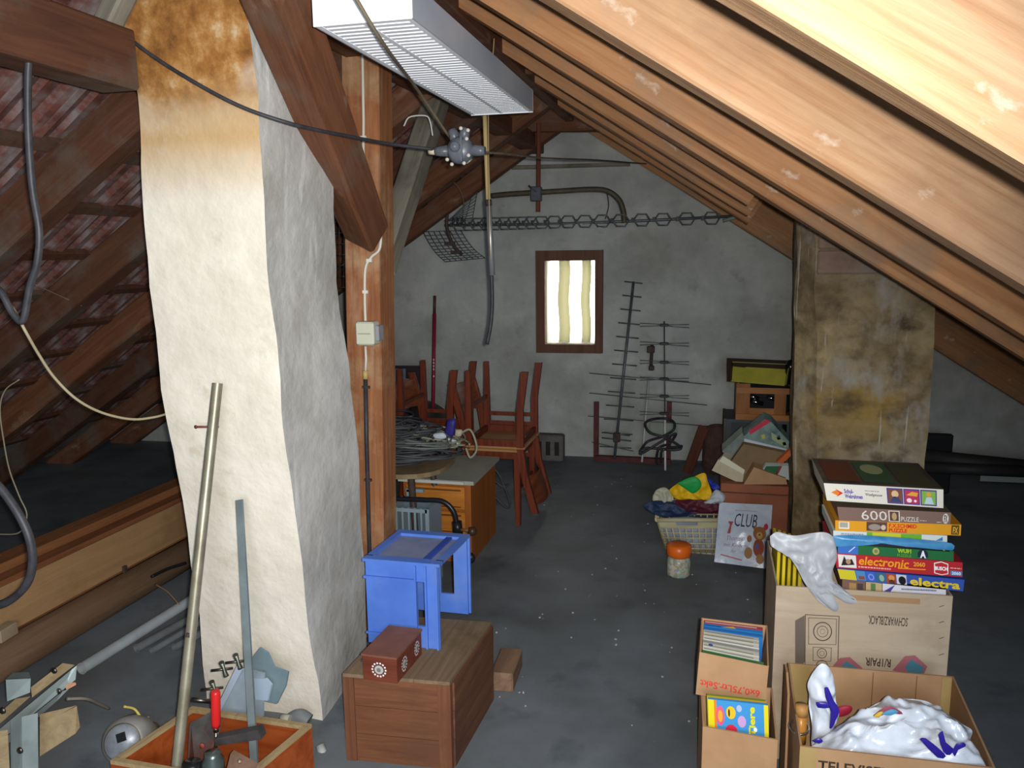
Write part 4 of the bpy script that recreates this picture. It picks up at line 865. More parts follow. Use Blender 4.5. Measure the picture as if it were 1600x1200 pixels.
G().hexa([a-u_*.011, b-u_*.015, b-u_*.015+V((0, .03, 0)), a-u_*.011+V((0, .03, 0))], [a+u_*.011, b+u_*.015, b+u_*.015+V((0, .03, 0)), a+u_*.011+V((0, .03, 0))]).obj('sliding_arm', M('clamp_iron', '#3f3c3c', '#555150', rough=.55, scale=14, bump=.1, metal=.4), bcl)
G().tube(PL([(336.5, 1079, 1.86), (337, 1083, 1.86), (337.5, 1130, 1.86), (337.5, 1136, 1.86)]), [.011, .0135, .0135, .011], 12).obj('handle', F('#c22424', .3), bcl)
G().tube(PL([(337.5, 1135, 1.86), (337.5, 1143, 1.86)]), .008, 10).obj('ferrule', F('#a59b86', .3, 1), bcl); G().tube(PL([(337.5, 1143, 1.86), (337, 1195, 1.86)]), .0045, 8).obj('screw_spindle', F('#7b7468', .4, 1), bcl)
# sheet metal part with wing bolts
mp_ = thing('sheet_metal_guard', 'bluish sheet metal guard with wing bolts leaning on the white chimney foot', 'guard', tuple(P(380, 1110, Y=2.0)))
G().prism(PL([(345, 1113), (380, 1045), (412, 1052), (410, 1120)], 2.06), (.002, .006, 0)).obj('front_plate', GALV, mp_)
G().prism(PL([(392, 1030), (406, 1012), (418, 1020), (428, 1042), (450, 1050), (446, 1072), (432, 1100), (398, 1092)], 2.1), (.002, .006, 0)).obj('shaped_plate', M('galv_teal', '#6f838a', '#82959b', rough=.4, scale=9, metal=.3, bump=.05), mp_)
G().prism(PL([(397, 1060), (415, 1060), (424, 1070), (418, 1095), (399, 1093)], 2.055), (.002, .006, 0)).obj('grip_pad', F('#94a5b4'), mp_)
G().prism(PL([(346, 1112), (343, 1100), (372, 1040), (381, 1045)], 2.05), (-.002, -.006, 0)).obj('folded_edge', F('#9aa4b2', .4), mp_)
for k, (x, y) in enumerate(((350, 1046), (372, 1034), (335, 1076))):
    G().tube(PL([(x-20, y+2, 2.0), (x+14, y-2, 2.03)]), .0045, 8).obj('bolt', F('#77746a', .4, 1), mp_); G().tube(PL([(x-4, y-11, 2.0), (x, y, 2.01), (x+4, y+11, 2.0)]), [.008, .005, .008], 8).obj('wing_nut', F('#6f7468', .5, 1), mp_)
G().tube(PL([(300, 1093, 1.95), (330, 1096, 1.98)]), .007, 8).obj('bolt', F('#6b675f', .4, 1), mp_)
# grey plastic elbow behind the tool box
el = thing('drain_elbow', 'grey plastic drain elbow on the floor at the foot of the white chimney', 'pipe', tuple(P(490, 1150, z=.05)))
G().tube(PL([(410, 1112, 2.16), (445, 1120, 2.16)]), .012, 12).obj('thin_pipe', PVC, el)
G().tube(curve([P(452, 1128, Y=2.2), P(468, 1120, Y=2.2), P(482, 1128, Y=2.2)]), .026, 14).obj('elbow', F('#74787a'), el)
pipe('socket', P(485, 1132, Y=2.2), P(530, 1141, Y=2.15), .028, F('#686c6f'), None).parent = el; el.children[-1].location = -V(el.location)
G().tube(PL([(440, 1122, 2.17), (453, 1124, 2.17)]), .014, 12).obj('coupling', F('#a9aa9a'), el)
G().tube([P(500, 1165, Y=2.18), P(507, 1185, Y=2.16)], .015, 10).obj('stub', F('#9b9d98'), el)
o = G().box(P(6, 988, X=-2.59), (.05, .09, .05), .1, bev=.004).obj('wood_block', M('pale_block', '#84705a', '#98846a', rough=.8)); tag(o, 'small pale wood block stuck to the tan eaves plank at the left edge', 'block')
# round lamp body / motor
mo = thing('round_motor', 'round grey metal motor housing with a dark square plate on the floor', 'motor', tuple(P(200, 1190, z=0)))
cc = P(191, 1160, Y=1.93); dr = (P(250, 1135, Y=2.2)-cc).normalized(); Rm = V((0, 0, 1)).rotation_difference(dr).to_matrix(); Rm = Rm @ Matrix.Scale(1.22, 3)
G().lathe([(0, 0), (.044, 0), (.05, .006), (.058, .012), (.06, .07), (.056, .08)], cc, 28, Rm).obj('housing', M('motor_grey', '#7c7a76', '#8f8d88', rough=.5, scale=10, bump=.1, metal=.3), mo)
G().lathe([(.056, .08), (.045, .10), (.03, .15), (.02, .2), (0, .21)], cc, 24, Rm).obj('rear_cone', M('tan_motor', '#8a7c66', '#9c8e76', rough=.6, bump=.1), mo)
G().lathe([(.043, -.004), (.047, 0), (.045, .002)], cc, 28, Rm).obj('face_ring', F('#9a9890', .4, .5), mo)
G().lathe([(0, -.003), (.042, -.002), (.043, .001)], cc, 28, Rm).obj('face_plate', M('blue_grey_face', '#80858c', '#9599a0', rough=.4, scale=25, bump=.1, metal=.3), mo)
G().box(cc-dr*.005+V((0, 0, .018)), (.022, .022, .004), Rm).obj('dark_plate', F('#1d1d1f', .3), mo)
cable('power_lead', [P(105, 1092, Y=1.75), P(135, 1092, Y=1.8), P(155, 1100, Y=1.88), P(170, 1107, Y=1.95)], .0045, F('#6d675c'), 'brown lead running from the bench to the round motor')
cable('yellow_strap', [P(194, 1104, Y=1.99), P(210, 1108, Y=2.02), P(222, 1122, Y=2.03), P(232, 1121, Y=2.05)], .004, F('#b6a453'), 'yellow strap over the round motor', 'strap')
# folding work bench at the bottom left
wbn = thing('work_bench', 'grey metal folding bench frame with pale wooden jaws in the bottom left corner', 'bench', tuple(P(30, 1190, Y=1.5)))
BG = M('bench_grey', '#7a8482', '#8c9694', rough=.5, scale=9, bump=.05, metal=.3); BW = wood('pale_jaw', '#7c694e', '#93805f', axis='X')
def slab(pts, th, name, mat):
    pp = PL(pts); c = sum(pp, V((0, 0, 0)))/len(pp); return G().prism(pp, (c-V((0, 0, H))).normalized()*th).obj(name, mat, wbn)
slab([(-40, 1172, 1.5), (112, 1046, 1.78), (120, 1040, 1.79), (118, 1062, 1.78), (98, 1078, 1.75), (-40, 1190, 1.5)], .006, 'top_rail', BG)
slab([(-40, 1192, 1.49), (98, 1080, 1.74), (108, 1076, 1.75), (88, 1096, 1.72), (-40, 1208, 1.49)], .01, 'lower_rail', M('bench_grey_dark', '#66706f', '#76807e', rough=.5, scale=9, bump=.05, metal=.3))
slab([(48, 1074, 1.72), (98, 1036, 1.8), (117, 1039, 1.8), (50, 1090, 1.72)], .02, 'upper_jaw', BW)
slab([(-40, 1150, 1.5), (24, 1092, 1.66), (48, 1088, 1.68), (30, 1104, 1.64), (-40, 1166, 1.5)], .02, 'upper_jaw', BW)
slab([(100, 1068, 1.76), (118, 1066, 1.77), (119, 1070, 1.77), (104, 1078, 1.75)], .02, 'jaw_stop', wood('rosy_block', '#9c6c52', '#b08468', axis='X'))
slab([(62, 1116, 1.66), (120, 1102, 1.74), (62, 1134, 1.66)], .02, 'jaw_top', BW)
slab([(62, 1133, 1.66), (120, 1103, 1.74), (125, 1136, 1.73), (118, 1146, 1.73), (62, 1182, 1.64)], .03, 'lower_jaw', BW)
slab([(-40, 1150, 1.46), (12, 1140, 1.5), (17, 1245, 1.5), (-40, 1245, 1.46)], .03, 'lower_jaw', BW)
slab([(16, 1125, 1.52), (34, 1120, 1.55), (38, 1420, 1.53), (20, 1420, 1.52)], .02, 'leg', MC['bench_grey_dark'])
slab([(34, 1120, 1.55), (59, 1114, 1.58), (62, 1420, 1.56), (38, 1420, 1.53)], .02, 'leg', BG)
slab([(9, 1062, 1.68), (48, 1060, 1.7), (47, 1082, 1.69), (11, 1096, 1.66)], .04, 'end_bracket', BG)
slab([(9, 1061, 1.68), (20, 1051, 1.72), (45, 1050, 1.73), (48, 1059, 1.7)], .03, 'bracket_top', MC['bench_grey_dark'])
for x, y in ((8, 1108), (35, 1170), (88, 1046), (95, 1078)): G().lathe([(0, 0), (.009, 0), (.008, .004), (0, .005)], P(x, y, Y=1.5 if x < 50 else 1.74)+V((0, -.006, 0)), 12, RX).obj('bolt_head', F('#5e5a55', .4, 1), wbn)

# ---------------------------------------------------------------- right foreground: cartons
def quadbox(name, q, depth, mat, par, back_dir=(0, 1, 0)):
    return G().hexa(q.c, [p+V(back_dir)*depth for p in q.c]).obj(name, mat, par)
def opencarton(t, fl, frr, brr, bll, ztop, mat, inner, th=.005, lean=0, z0=.0):
    """open box of four walls and a bottom; the corners are floor plan points"""
    cs = [fl, frr, brr, bll]; cen = sum(cs, V((0, 0, 0)))/4; names = ['front_wall', 'side_wall', 'back_wall', 'side_wall']; out = []
    for i in range(4):
        p, q = cs[i], cs[(i+1) % 4]; n = ((q-p).cross(V((0, 0, 1)))); n.normalize(); n = -n if n.dot(cen-p) < 0 else n
        e = (q-p).normalized()*th if i % 2 else V((0, 0, 0))
        out.append(G().hexa([lift(p+e, z0+.004), lift(q-e, z0+.004), lift(q-e+n*th, z0+.004), lift(p+e+n*th, z0+.004)], [lift(p+e, ztop), lift(q-e, ztop), lift(q-e+n*th, ztop), lift(p+e+n*th, ztop)]).obj(names[i], mat, t))
    G().hexa([lift(p, z0) for p in cs], [lift(p, z0+.004) for p in cs]).obj('bottom', inner, t); return out
# speaker carton
sc = thing('speaker_carton', 'large pale cardboard carton printed with an upside down loudspeaker', 'carton', (.46, 2.6, 0))
TL = P(1213, 915, Y=2.45); TR = P(1489, 932, Y=2.48); BLc = V((TL.x+.006, 2.45, 0)); BRc = V((TR.x-.01, 2.48, 0)); zt = TL.z
A_, B_, C_, D_ = V((TL.x, 2.45, 0)), V((TR.x, 2.48, 0)), V((TR.x, 2.85, 0)), V((TL.x, 2.85, 0))
opencarton(sc, A_, B_, C_, D_, zt, CARDP, CARDP)
G().bb(TL.x+.01, TR.x-.01, 2.49, 2.84, zt-.19, zt-.18).obj('inner_flap', CARD, sc)
q = Q(V((TL.x, 2.45, 0)), V((TR.x, 2.48, 0)), V((TR.x, 2.48, zt)), V((TL.x, 2.45, zt)), n=(0, -1, 0))
def UV(px, py):      # position of a pixel on the carton front in its own u,v
    p = P(px, py, Y=2.46); return ((p.x-TL.x)/(TR.x-TL.x), p.z/zt)
def ln_(q, pts, w, col, par, name='printed_line', closed=False):
    g = G(); pp = [q.p(u, v, .0018) for u, v in pts]; 
    if closed: pp.append(pp[0])
    for a, b in zip(pp, pp[1:]):
        d = (b-a).normalized(); s = d.cross(q.n)*w/2; g.add([a-s-d*w/2, b-s+d*w/2, b+s+d*w/2, a+s-d*w/2], [(0, 1, 2, 3)])
    return g.obj(name, F(col), par)
uv = [UV(*a) for a in ((1242, 968), (1257, 960), (1257, 1032), (1242, 1060))]; q.poly(uv, '#6c6055', sc, 'speaker_print', .0014)
INK = '#4a3d33'
ln_(q, [UV(*a) for a in ((1258, 959), (1311, 963), (1308, 1075), (1257, 1075))], .0022, INK, sc, closed=True)
ln_(q, [UV(*a) for a in ((1263, 964), (1307, 967), (1306, 1007), (1263, 1005))], .0015, INK, sc, closed=True)
ln_(q, [UV(*a) for a in ((1270, 1010), (1299, 1012), (1298, 1033), (1270, 1031))], .0015, INK, sc, closed=True)
u, v = UV(1285, 986)
for r in (15, 9, 4): du = UV(1285+r, 986)[0]-u; dv_ = UV(1285, 986-r)[1]-v; q.disc(u, v, du, dv_, INK, sc, 'speaker_print', .002, 24, r0=.9)
u, v = UV(1284, 1020)
for r in (8, 4): du = UV(1284+r, 1020)[0]-u; dv_ = UV(1284, 1020-r)[1]-v; q.disc(u, v, du, dv_, INK, sc, 'speaker_print', .002, 20, r0=.86)
u, v = UV(1284, 1040); q.disc(u, v, du*2.4, dv_*2.4, INK, sc, 'speaker_print', .002, 20, r0=.9)
a, b = UV(1357, 976), UV(1420, 968); q.text('SCHWARZ/BLACK', a[0], a[1], b[0], b[1], INK, sc, flip=True, bold=.01)
a, b = UV(1352, 1040), UV(1392, 1031); q.text('R/1PAIR', UV(1352, 1041)[0], UV(1352, 1041)[1], UV(1393, 1032)[0], UV(1393, 1032)[1], INK, sc, flip=True, bold=.02)
for cx in (1320, 1423):
    q.poly([UV(*a) for a in ((cx-28, 1050), (cx-8, 1028), (cx+8, 1027), (cx+28, 1045), (cx+20, 1062))], '#a8646a', sc, 'shoe_print', .0022); q.poly([UV(*a) for a in ((cx-8, 1044), (cx+2, 1033), (cx+22, 1046), (cx+18, 1062), (cx, 1060))], '#4d7f92', sc, 'shoe_print', .0026)
for y in (950, 975, 1000, 1026): ln_(q, [UV(1470, y+2), UV(1477, y)], .002, '#5b5148', sc, 'staple')
q.rect(UV(1325, 935)[0], .945, UV(1440, 935)[0], .975, '#a98560', sc, 'tape_mark', o=.001)
# yellow magazines
for k in range(5):
    x = 1209+k*8.5; a = P(x+3, 915, Y=2.62); b = P(x+11, 857+k*3, Y=2.62)
    o = G().bb(a.x, b.x-.001, 2.61, 2.82, zt-.17, b.z, bev=.001).obj('magazine', F(['#c9b21c', '#d4bd20', '#bfa818', '#d0b91e', '#c7b025'][k])); tag(o, ['yellow magazine spine at the left end of the row in the speaker carton', 'yellow magazine second from the left end of the row in the speaker carton', 'yellow magazine in the middle of the row in the speaker carton', 'yellow magazine next to last of the row in the speaker carton', 'yellow magazine at the right end of the row beside the games'][k], 'magazine', 'yellow magazines in the speaker carton')
# games stack
DEPTH = .27
def game(label, bl, br, tr, tl, depth, front, top, Yf=2.50, name='game_box', cat='box', side=None):
    Q_ = Q(*pxq(bl, br, tr, tl, Yf), n=(0, -1, 0)); t = thing(name, label, cat, tuple(Q_.c[0]), 'stacked games on the speaker carton')
    dz = V((0, depth, 0)); c = Q_.c; g = G(); g.hexa([c[0], c[1], c[1]+dz, c[0]+dz], [c[3], c[2], c[2]+dz, c[3]+dz]); g.obj('lid', [F(front)], t)
    up_ = V((0, 0, .0012)); G().add([c[3]+up_, c[2]+up_, c[2]+dz+up_, c[3]+dz+up_], [(0, 1, 2, 3)]).obj('top_print', F(top) if isinstance(top, str) else top, t)
    return t, Q_
# bottom mixed books
for k, (x0, x1, y0, y1, y2, col, lab) in enumerate(((1316, 1352, 905, 925, 927, '#7a5a4c', 'brown patterned booklet at the left under the blue game box'), (1353, 1378, 908, 925, 928, '#bfa878', 'tan booklet under the blue game box'), (1379, 1478, 911, 926, 931, '#d6d3da', 'white flat box with violet corner at the bottom of the games stack'))):
    Q_ = Q(*pxq((x0, y1), (x1, y2), (x1, y0+4), (x0, y0), 2.5), n=(0, -1, 0)); o = thing('booklet', lab, 'booklet', tuple(Q_.c[0]), 'stacked games on the speaker carton'); quadbox('cover', Q_, .24, F(col), o)
    if k == 2: Q_.poly([(.0, .1), (.12, .1), (.2, .9)], '#4c3f96', o); scrib(Q_, .3, 0.387, .85, 0.562, '#77758a', o)
    elif k == 0: Q_.rect(.3, .2, .6, .8, '#a8814a', o); Q_.rect(.65, .2, .9, .8, '#4b3a3a', o)
    else: Q_.rect(.3, .1, .6, .9, '#5d7a48', o)
t, q = game('blue game box lettered electra at the bottom of the stack', (1313, 905), (1505, 924), (1507, 906), (1308, 888), .29, '#3453a8', '#2f4c9c')
q.rect(0, .05, .14, .95, '#cfc126', t); q.rect(.145, .1, .22, .95, '#4a86b8', t); q.rect(.16, .2, .21, .5, '#8a4a30', t, o=.002); q.rect(.225, .1, .30, .95, '#3a5fc0', t); q.disc(.265, .5, .025, .3, '#7f93d8', t, r0=.6)
q.rect(.305, .1, .385, .95, '#37657c', t); q.disc(.35, .5, .02, .3, '#8fae9a', t); q.rect(.39, .1, .465, .95, '#a8472a', t); q.disc(.43, .6, .025, .25, '#d98f4a', t); q.disc(.43, .25, .025, .18, '#57301f', t)
q.rect(.47, .1, .55, .95, '#c9cdd4', t); q.disc(.515, .45, .03, .38, '#1d1c20', t); q.text('electra', .575, .14, .97, .85, '#e8c81e', t, bold=.03)
t, q = game('red game box lettered electronic 2060', (1307, 887), (1504, 902), (1504, 879), (1305, 864), .3, '#b8232c', '#a81f2a')
q.rect(.02, .08, .165, .93, '#e3ddd6', t); q.poly([(.04, .2), (.07, .85), (.09, .5), (.13, .7), (.15, .3), (.1, .25)], '#2a1a18', t); q.disc(.10, .5, .02, .18, '#b38a6a', t, o=.003)
q.text('electronic', .185, .34, .585, .92, '#f0a01c', t, bold=.02, slant=.2); q.text('2060', .62, .52, .71, .82, '#f0b028', t, bold=.02); ln_(q, [(.5, .3), (.71, .34)], .003, '#f0a01c', t); scrib(q, .18, 0.145, .44, 0.235, '#e7b0a4', t)
q.poly([(.78, .15), (.835, .05), (.89, .15), (.89, .85), (.835, .98), (.78, .85)], '#f1ede8', t, o=.0016); q.poly([(.787, .2), (.835, .11), (.883, .2), (.883, .8), (.835, .92), (.787, .8)], '#c22830', t, o=.0024); q.text('BUSCH', .787, .38, .883, .64, '#ffffff', t, o=.0034, bold=.04)
q.rect(.905, .1, .995, .4, '#3d86b8', t); q.text('2060', .915, .15, .985, .36, '#e8eef4', t, bold=.03); scrib(q, .905, 0.550, .99, 0.610, '#eebdb4', t)
t, q = game('green game box lettered WUM PUZZLE with a blue left corner', (1309, 864), (1490, 877), (1490, 861), (1309, 850), .27, '#1f6a38', '#2b4f3a')
q.rect(0, 0, .18, 1, '#3a6fc0', t); ln_(q, [(.1, .25), (.15, .8)], .003, '#c9d8ee', t); q.disc(.335, .5, .03, .38, '#b8a86a', t); q.disc(.335, .5, .016, .2, '#6f8a4a', t, o=.003)
q.text('WUM', .52, .5, .64, .93, '#a8c420', t, bold=.05); q.text('PUZZLE', .52, .1, .64, .38, '#6fa028', t, bold=.02); q.poly([(.69, .2), (.735, .98), (.79, .2)], '#18243c', t); q.disc(.74, .5, .045, .46, '#16223c', t, o=.0018); q.text('A', .715, .14, .765, .88, '#f2f4f6', t, o=.0034, bold=.05)
t, q = game('flat black game box half hidden under a blue plastic cover', (1311, 850), (1484, 862), (1484, 849), (1311, 844), .26, '#20222a', '#2a2c36')
q.rect(.25, .35, .32, .85, '#c3b62a', t); q.rect(.6, .3, .68, .7, '#b83a8a', t); ln_(q, [(.05, .3), (.25, .5)], .003, '#b6a830', t); ln_(q, [(.8, .7), (.95, .2)], .004, '#c8c02a', t)
o = puff([(1297, 846), (1300, 838), (1330, 836), (1380, 838), (1440, 843), (1487, 849), (1488, 860), (1470, 856), (1400, 848), (1340, 845), (1312, 852), (1302, 854)], 2.485, .03, .002, rings=4).obj('plastic_cover', M('blue_film', '#3a82b8', '#5a9ac8', rough=.3, bump=.1, scale=20)); tag(o, 'crumpled bright blue plastic cover between the green and white game boxes', 'cover', 'stacked games on the speaker carton')
t, q = game('flat white and lime green box under the yellow puzzle', (1302, 843), (1480, 847), (1480, 837), (1302, 829), .26, '#d4d9d6', '#c5cac6')
q.rect(.3, .0, .78, 1, '#6cae28', t); q.rect(.35, .45, .6, 1, '#c8c828', t, o=.0018); q.poly([(.9, .2), (.96, .8), (.96, .2)], '#2f7fb8', t); scrib(q, .07, 0.625, .27, 0.775, '#8a96a0', t)
t, q = game('yellow orange puzzle box under the brown 600 puzzle', (1305, 829), (1501, 837), (1502, 820), (1305, 813), .28, '#e09a18', '#c8861a')
q.rect(.03, .22, .115, .9, '#ece6d8', t)
for k in range(9): q.rect(.038+k*.0075, .35, .042+k*.0075, .85, '#3a342e', t, 'barcode', o=.0018)
q.rect(.255, .12, .42, .98, '#5a4034', t); q.disc(.32, .5, .05, .3, '#9a8a80', t, o=.0022); q.disc(.39, .5, .02, .25, '#d0b8a8', t, o=.0024)
q.text('F.X.SCHMID', .435, .52, .655, .9, '#d8301c', t, bold=.03); q.text('PUZZLE', .435, .08, .58, .45, '#d8301c', t, bold=.04); q.rect(.925, .08, .985, .95, '#5a4018', t); q.text('FX', .935, .2, .975, .8, '#e0a828', t, o=.0034, bold=.03)
t, q = game('brown puzzle box printed 600 PUZZLE', (1311, 813), (1485, 820), (1486, 801), (1308, 792), .25, '#7d6257', '#5c5040')
q.text('600', .21, .14, .44, .86, '#d8cfc4', t); q.rect(.455, .08, .555, .93, '#ded0be', t); q.rect(.465, .14, .545, .87, '#5a3f3c', t, o=.002); q.disc(.505, .5, .022, .3, '#b8976a', t, o=.003); q.text('PUZZLE', .565, .14, .72, .5, '#d8cfc4', t, bold=.01)
q.disc(.955, .5, .026, .42, '#d6cfc6', t, n=20); q.text('FX', .94, .2, .97, .8, '#5a4a44', t, o=.0034, bold=.03); scrib(q, .73, 0.225, .79, 0.275, '#c8beb4', t); scrib(q, .88, 0.150, .92, 0.210, '#c8beb4', t)
t, q = game('white weaving frame box lettered Schul-Webrahmen topping the games stack', (1292, 782), (1474, 794), (1474, 765), (1287, 755), .3, '#dcd6c8', M('dark_lid_print', '#3d3238', '#5a5240', rough=.35, scale=9, bump=0))
q.poly([(.05, .5), (.1, .66), (.15, .5), (.1, .34)], '#e07a1c', t); q.poly([(.09, .74), (.155, .5), (.09, .26), (.125, .5)], '#c8282c', t, o=.003); q.text('Schul-', .165, .5, .245, .75, '#4a3a9a', t, bold=.03); q.text('Webrahmen', .165, .22, .32, .46, '#4a3a9a', t, bold=.03)
scrib(q, .345, 0.680, .47, 0.720, '#8a8480', t); q.text('Weefgetouw', .345, .38, .49, .58, '#3a3634', t, bold=.01)
for u0, c1_ in ((.53, '#7a4a30'), (.67, '#b8305a'), (.81, '#7fae4a')):
    q.rect(u0, .08, u0+.135, .94, '#4c3a86', t); q.rect(u0+.01, .15, u0+.125, .87, c1_, t, o=.002)
q.disc(.597, .62, .03, .2, '#d8b48a', t, o=.003); q.poly([(.55, .18), (.58, .48), (.62, .48), (.65, .18)], '#35406a', t, o=.003); q.poly([(.69, .6), (.74, .8), (.79, .75), (.78, .55)], '#e2a03a', t, o=.003); q.disc(.715, .32, .022, .12, '#ecdcd8', t, o=.003); q.disc(.765, .3, .012, .07, '#ecdcd8', t, o=.003)
q.disc(.878, .7, .02, .12, '#e09a3a', t, o=.003); q.poly([(.84, .18), (.86, .55), (.9, .55), (.92, .18)], '#b8ccd4', t, o=.003)
cq = [p for p in q.c]; zq = Q(cq[3]+V((0, 0, .001)), cq[2]+V((0, 0, .001)), cq[2]+V((0, .3, .001)), cq[3]+V((0, .3, .001)), n=(0, 0, 1))
zq.rect(.05, .1, .33, .9, '#6a3a28', t, o=.002); zq.rect(.36, .1, .64, .9, '#3f5a3c', t, o=.002); zq.disc(.5, .6, .1, .2, '#9aa070', t, o=.003); zq.rect(.67, .1, .95, .9, '#4a4530', t, o=.002)
# plastic glove
gl = thing('plastic_glove', 'translucent white plastic glove draped over the front edge of the speaker carton', 'glove', tuple(P(1260, 900, Y=2.42)))
GLM = M('milky_plastic', '#b4b6bb', '#c6c9ce', rough=.42, scale=12, bump=.1, spec=.5); GLM.node_tree.nodes['Principled BSDF'].inputs['Alpha'].default_value = .78
puff([(1203, 838), (1215, 831), (1240, 837), (1268, 833), (1290, 832), (1303, 842), (1308, 870), (1301, 893), (1305, 912), (1337, 936), (1332, 943), (1314, 936), (1292, 920), (1305, 940), (1309, 953), (1299, 953), (1278, 938), (1258, 912), (1243, 884), (1226, 864), (1206, 854)], 2.43, .022, .004, rings=16, n=5, seed=3, cr=.012).obj('palm', GLM, gl)
for k, oo in enumerate(([(1262, 895), (1285, 890), (1300, 925), (1337, 938), (1334, 943), (1322, 942), (1296, 925), (1280, 912)], [(1258, 900), (1284, 905), (1302, 932), (1310, 948), (1308, 955), (1299, 953), (1282, 938), (1268, 922)], [(1250, 885), (1270, 895), (1286, 922), (1296, 944), (1290, 946), (1272, 928), (1258, 910)])):
    puff(oo, 2.425+.005*k, .014, .002, rings=6, n=4, seed=k+20, cr=.005).obj('finger', GLM, gl)
# TV carton
tv = thing('television_carton', 'open cardboard television carton with white bags inside, bottom right', 'carton', (.43, 2.0, 0))
zt2 = P(1228, 1035, Y=2.24).z
bl2, br2 = P(1231, 1036, Y=2.24), P(1490, 1056, Y=2.26); fl2 = P(1250, 1166, z=zt2-.0); fr2 = P(1556, 1201, z=zt2-.0); fl2, fr2 = (V((p.x, p.y, 0)) for p in (fl2, fr2))
walls = opencarton(tv, fl2, fr2, V((br2.x, br2.y, 0)), V((bl2.x, bl2.y, 0)), zt2, CARD, CARD)
print('tv', fl2, fr2, bl2, br2)
qf = Q(lift(fl2, 0), lift(fr2, 0), lift(fr2, zt2), lift(fl2, zt2), n=(0, -1, 0)); qf.text('TELEVISEUR COULEUR', .1, .875, .95, .935, '#3d3026', tv, bold=.02); qf.rect(0.0, .86, .09, 1, M('brown_tape', '#9a8050', '#a88e5c', rough=.35, bump=0, scale=4), tv, 'tape')
qb = Q(lift(bl2, 0), lift(br2, 0), lift(br2, zt2), lift(bl2, zt2)); qb.n = V((0, -1, 0))
for u0, u1 in ((.0, .14), (.93, 1)): qb.rect(u0, .1, u1, .995, MC['brown_tape'], tv, 'tape', o=.008)
for u in (.52, .78): qb.rect(u, .2, u+.006, .99, '#7f5c38', tv, 'crease', o=.0075)
G().prism([V((bl2.x-.004, bl2.y-.01, .02)), V((bl2.x-.004, bl2.y-.01, zt2)), V((bl2.x-.004, bl2.y-.06, zt2+.002)), V((bl2.x-.004, bl2.y-.12, zt2-.03)), V((bl2.x-.004, bl2.y-.14, .02))], (-.006, 0, 0)).obj('curled_flap', CARD, tv)
# bags in the tv carton
BAG = M('white_plastic_bag', '#c3cad4', '#d9dee6', rough=.28, scale=10, bump=.25, spec=.5, bscale=30, dist=.003); BLT = F('#2c1f86', .35)
for nn_ in MC['white_plastic_bag'].node_tree.nodes:
    if nn_.type == 'TEX_NOISE' and nn_.inputs['Scale'].default_value == 30: nn_.noise_type = 'RIDGED_MULTIFRACTAL'
def heap(cx, cy, rx, ry, zb, h, mat, name, label, seed, n=44, m=14, wr=.016):
    g = G()
    def fn(u, v):
        a = 2*math.pi*u; r = v; x = math.cos(a)*r; y = math.sin(a)*r; k = (1-r**3.0)
        p = V((cx+rx*x, cy+ry*y, zb+h*max(0, k)))
        e = noise.noise(V((p.x*13, p.y*13, seed)))*wr+abs(noise.noise(V((p.x*26, p.y*26, seed+5))))*wr*1.3
        return p+V((0, 0, e*(1-r*.6)))+V((noise.noise(p*20), noise.noise(p*20+V((5, 0, 0))), 0))*.008
    g.grid(fn, n, m); g.add([V((cx+rx*math.cos(2*math.pi*i/n), cy+ry*math.sin(2*math.pi*i/n), zb-.0)) for i in range(n)], [tuple(range(n-1, -1, -1))])
    return tag(g.obj(name, mat), label, 'bag')
cxm = (fl2.x+fr2.x+bl2.x+br2.x)/4; cym = (fl2.y+bl2.y)/2
hb = tag(puff([(1268, 1166, 1.92), (1288, 1150, 1.95), (1315, 1132, 1.98), (1345, 1114, 2.0), (1372, 1098, 2.02), (1400, 1092, 2.03), (1445, 1095, 2.03), (1475, 1112, 2.0), (1505, 1132, 1.98), (1519, 1142, 1.96), (1516, 1160, 1.93), (1530, 1176, 1.9), (1532, 1215, 1.86), (1400, 1215, 1.86), (1285, 1215, 1.86), (1268, 1190, 1.88)], 1.95, .12, .006, rings=22, n=7, seed=2, cr=.02).obj('plastic_bag', BAG), 'crumpled white plastic bag with dark blue marks filling the television carton', 'bag')
ub = puff([(1264, 1085), (1262, 1068), (1272, 1048), (1284, 1037), (1296, 1044), (1304, 1066), (1306, 1095), (1311, 1118), (1303, 1140), (1296, 1165), (1270, 1172), (1268, 1130), (1264, 1105)], 2.02, .05, .005, rings=14, n=6, seed=8, cr=.013).obj('plastic_bag', BAG); tag(ub, 'upright twisted white plastic bag at the left in the television carton', 'bag')
def mark(par, polys, Y):
    for pts in polys: puff([(a, b, Y) for a, b in pts], Y, .008, .001, rings=3, n=2).obj('blue_mark', BLT, par)
mark(ub, [[(1288, 1075), (1294, 1074), (1303, 1095), (1312, 1110), (1306, 1125), (1302, 1135), (1296, 1138), (1298, 1112), (1290, 1090)], [(1275, 1097), (1288, 1096), (1300, 1100), (1298, 1106), (1278, 1106)]], 1.975)
for pts in ([(1437, 1155), (1446, 1153), (1470, 1172), (1478, 1182), (1465, 1184)], [(1466, 1148), (1473, 1142), (1478, 1160), (1490, 1170), (1484, 1180), (1474, 1175)], [(1488, 1175), (1494, 1162), (1506, 1160), (1509, 1166), (1497, 1172), (1492, 1182)], [(1270, 1157), (1280, 1153), (1286, 1158), (1280, 1162)]):
    puff(pts, 1.82, .006, .001, rings=3, n=2).obj('blue_mark', BLT, hb)
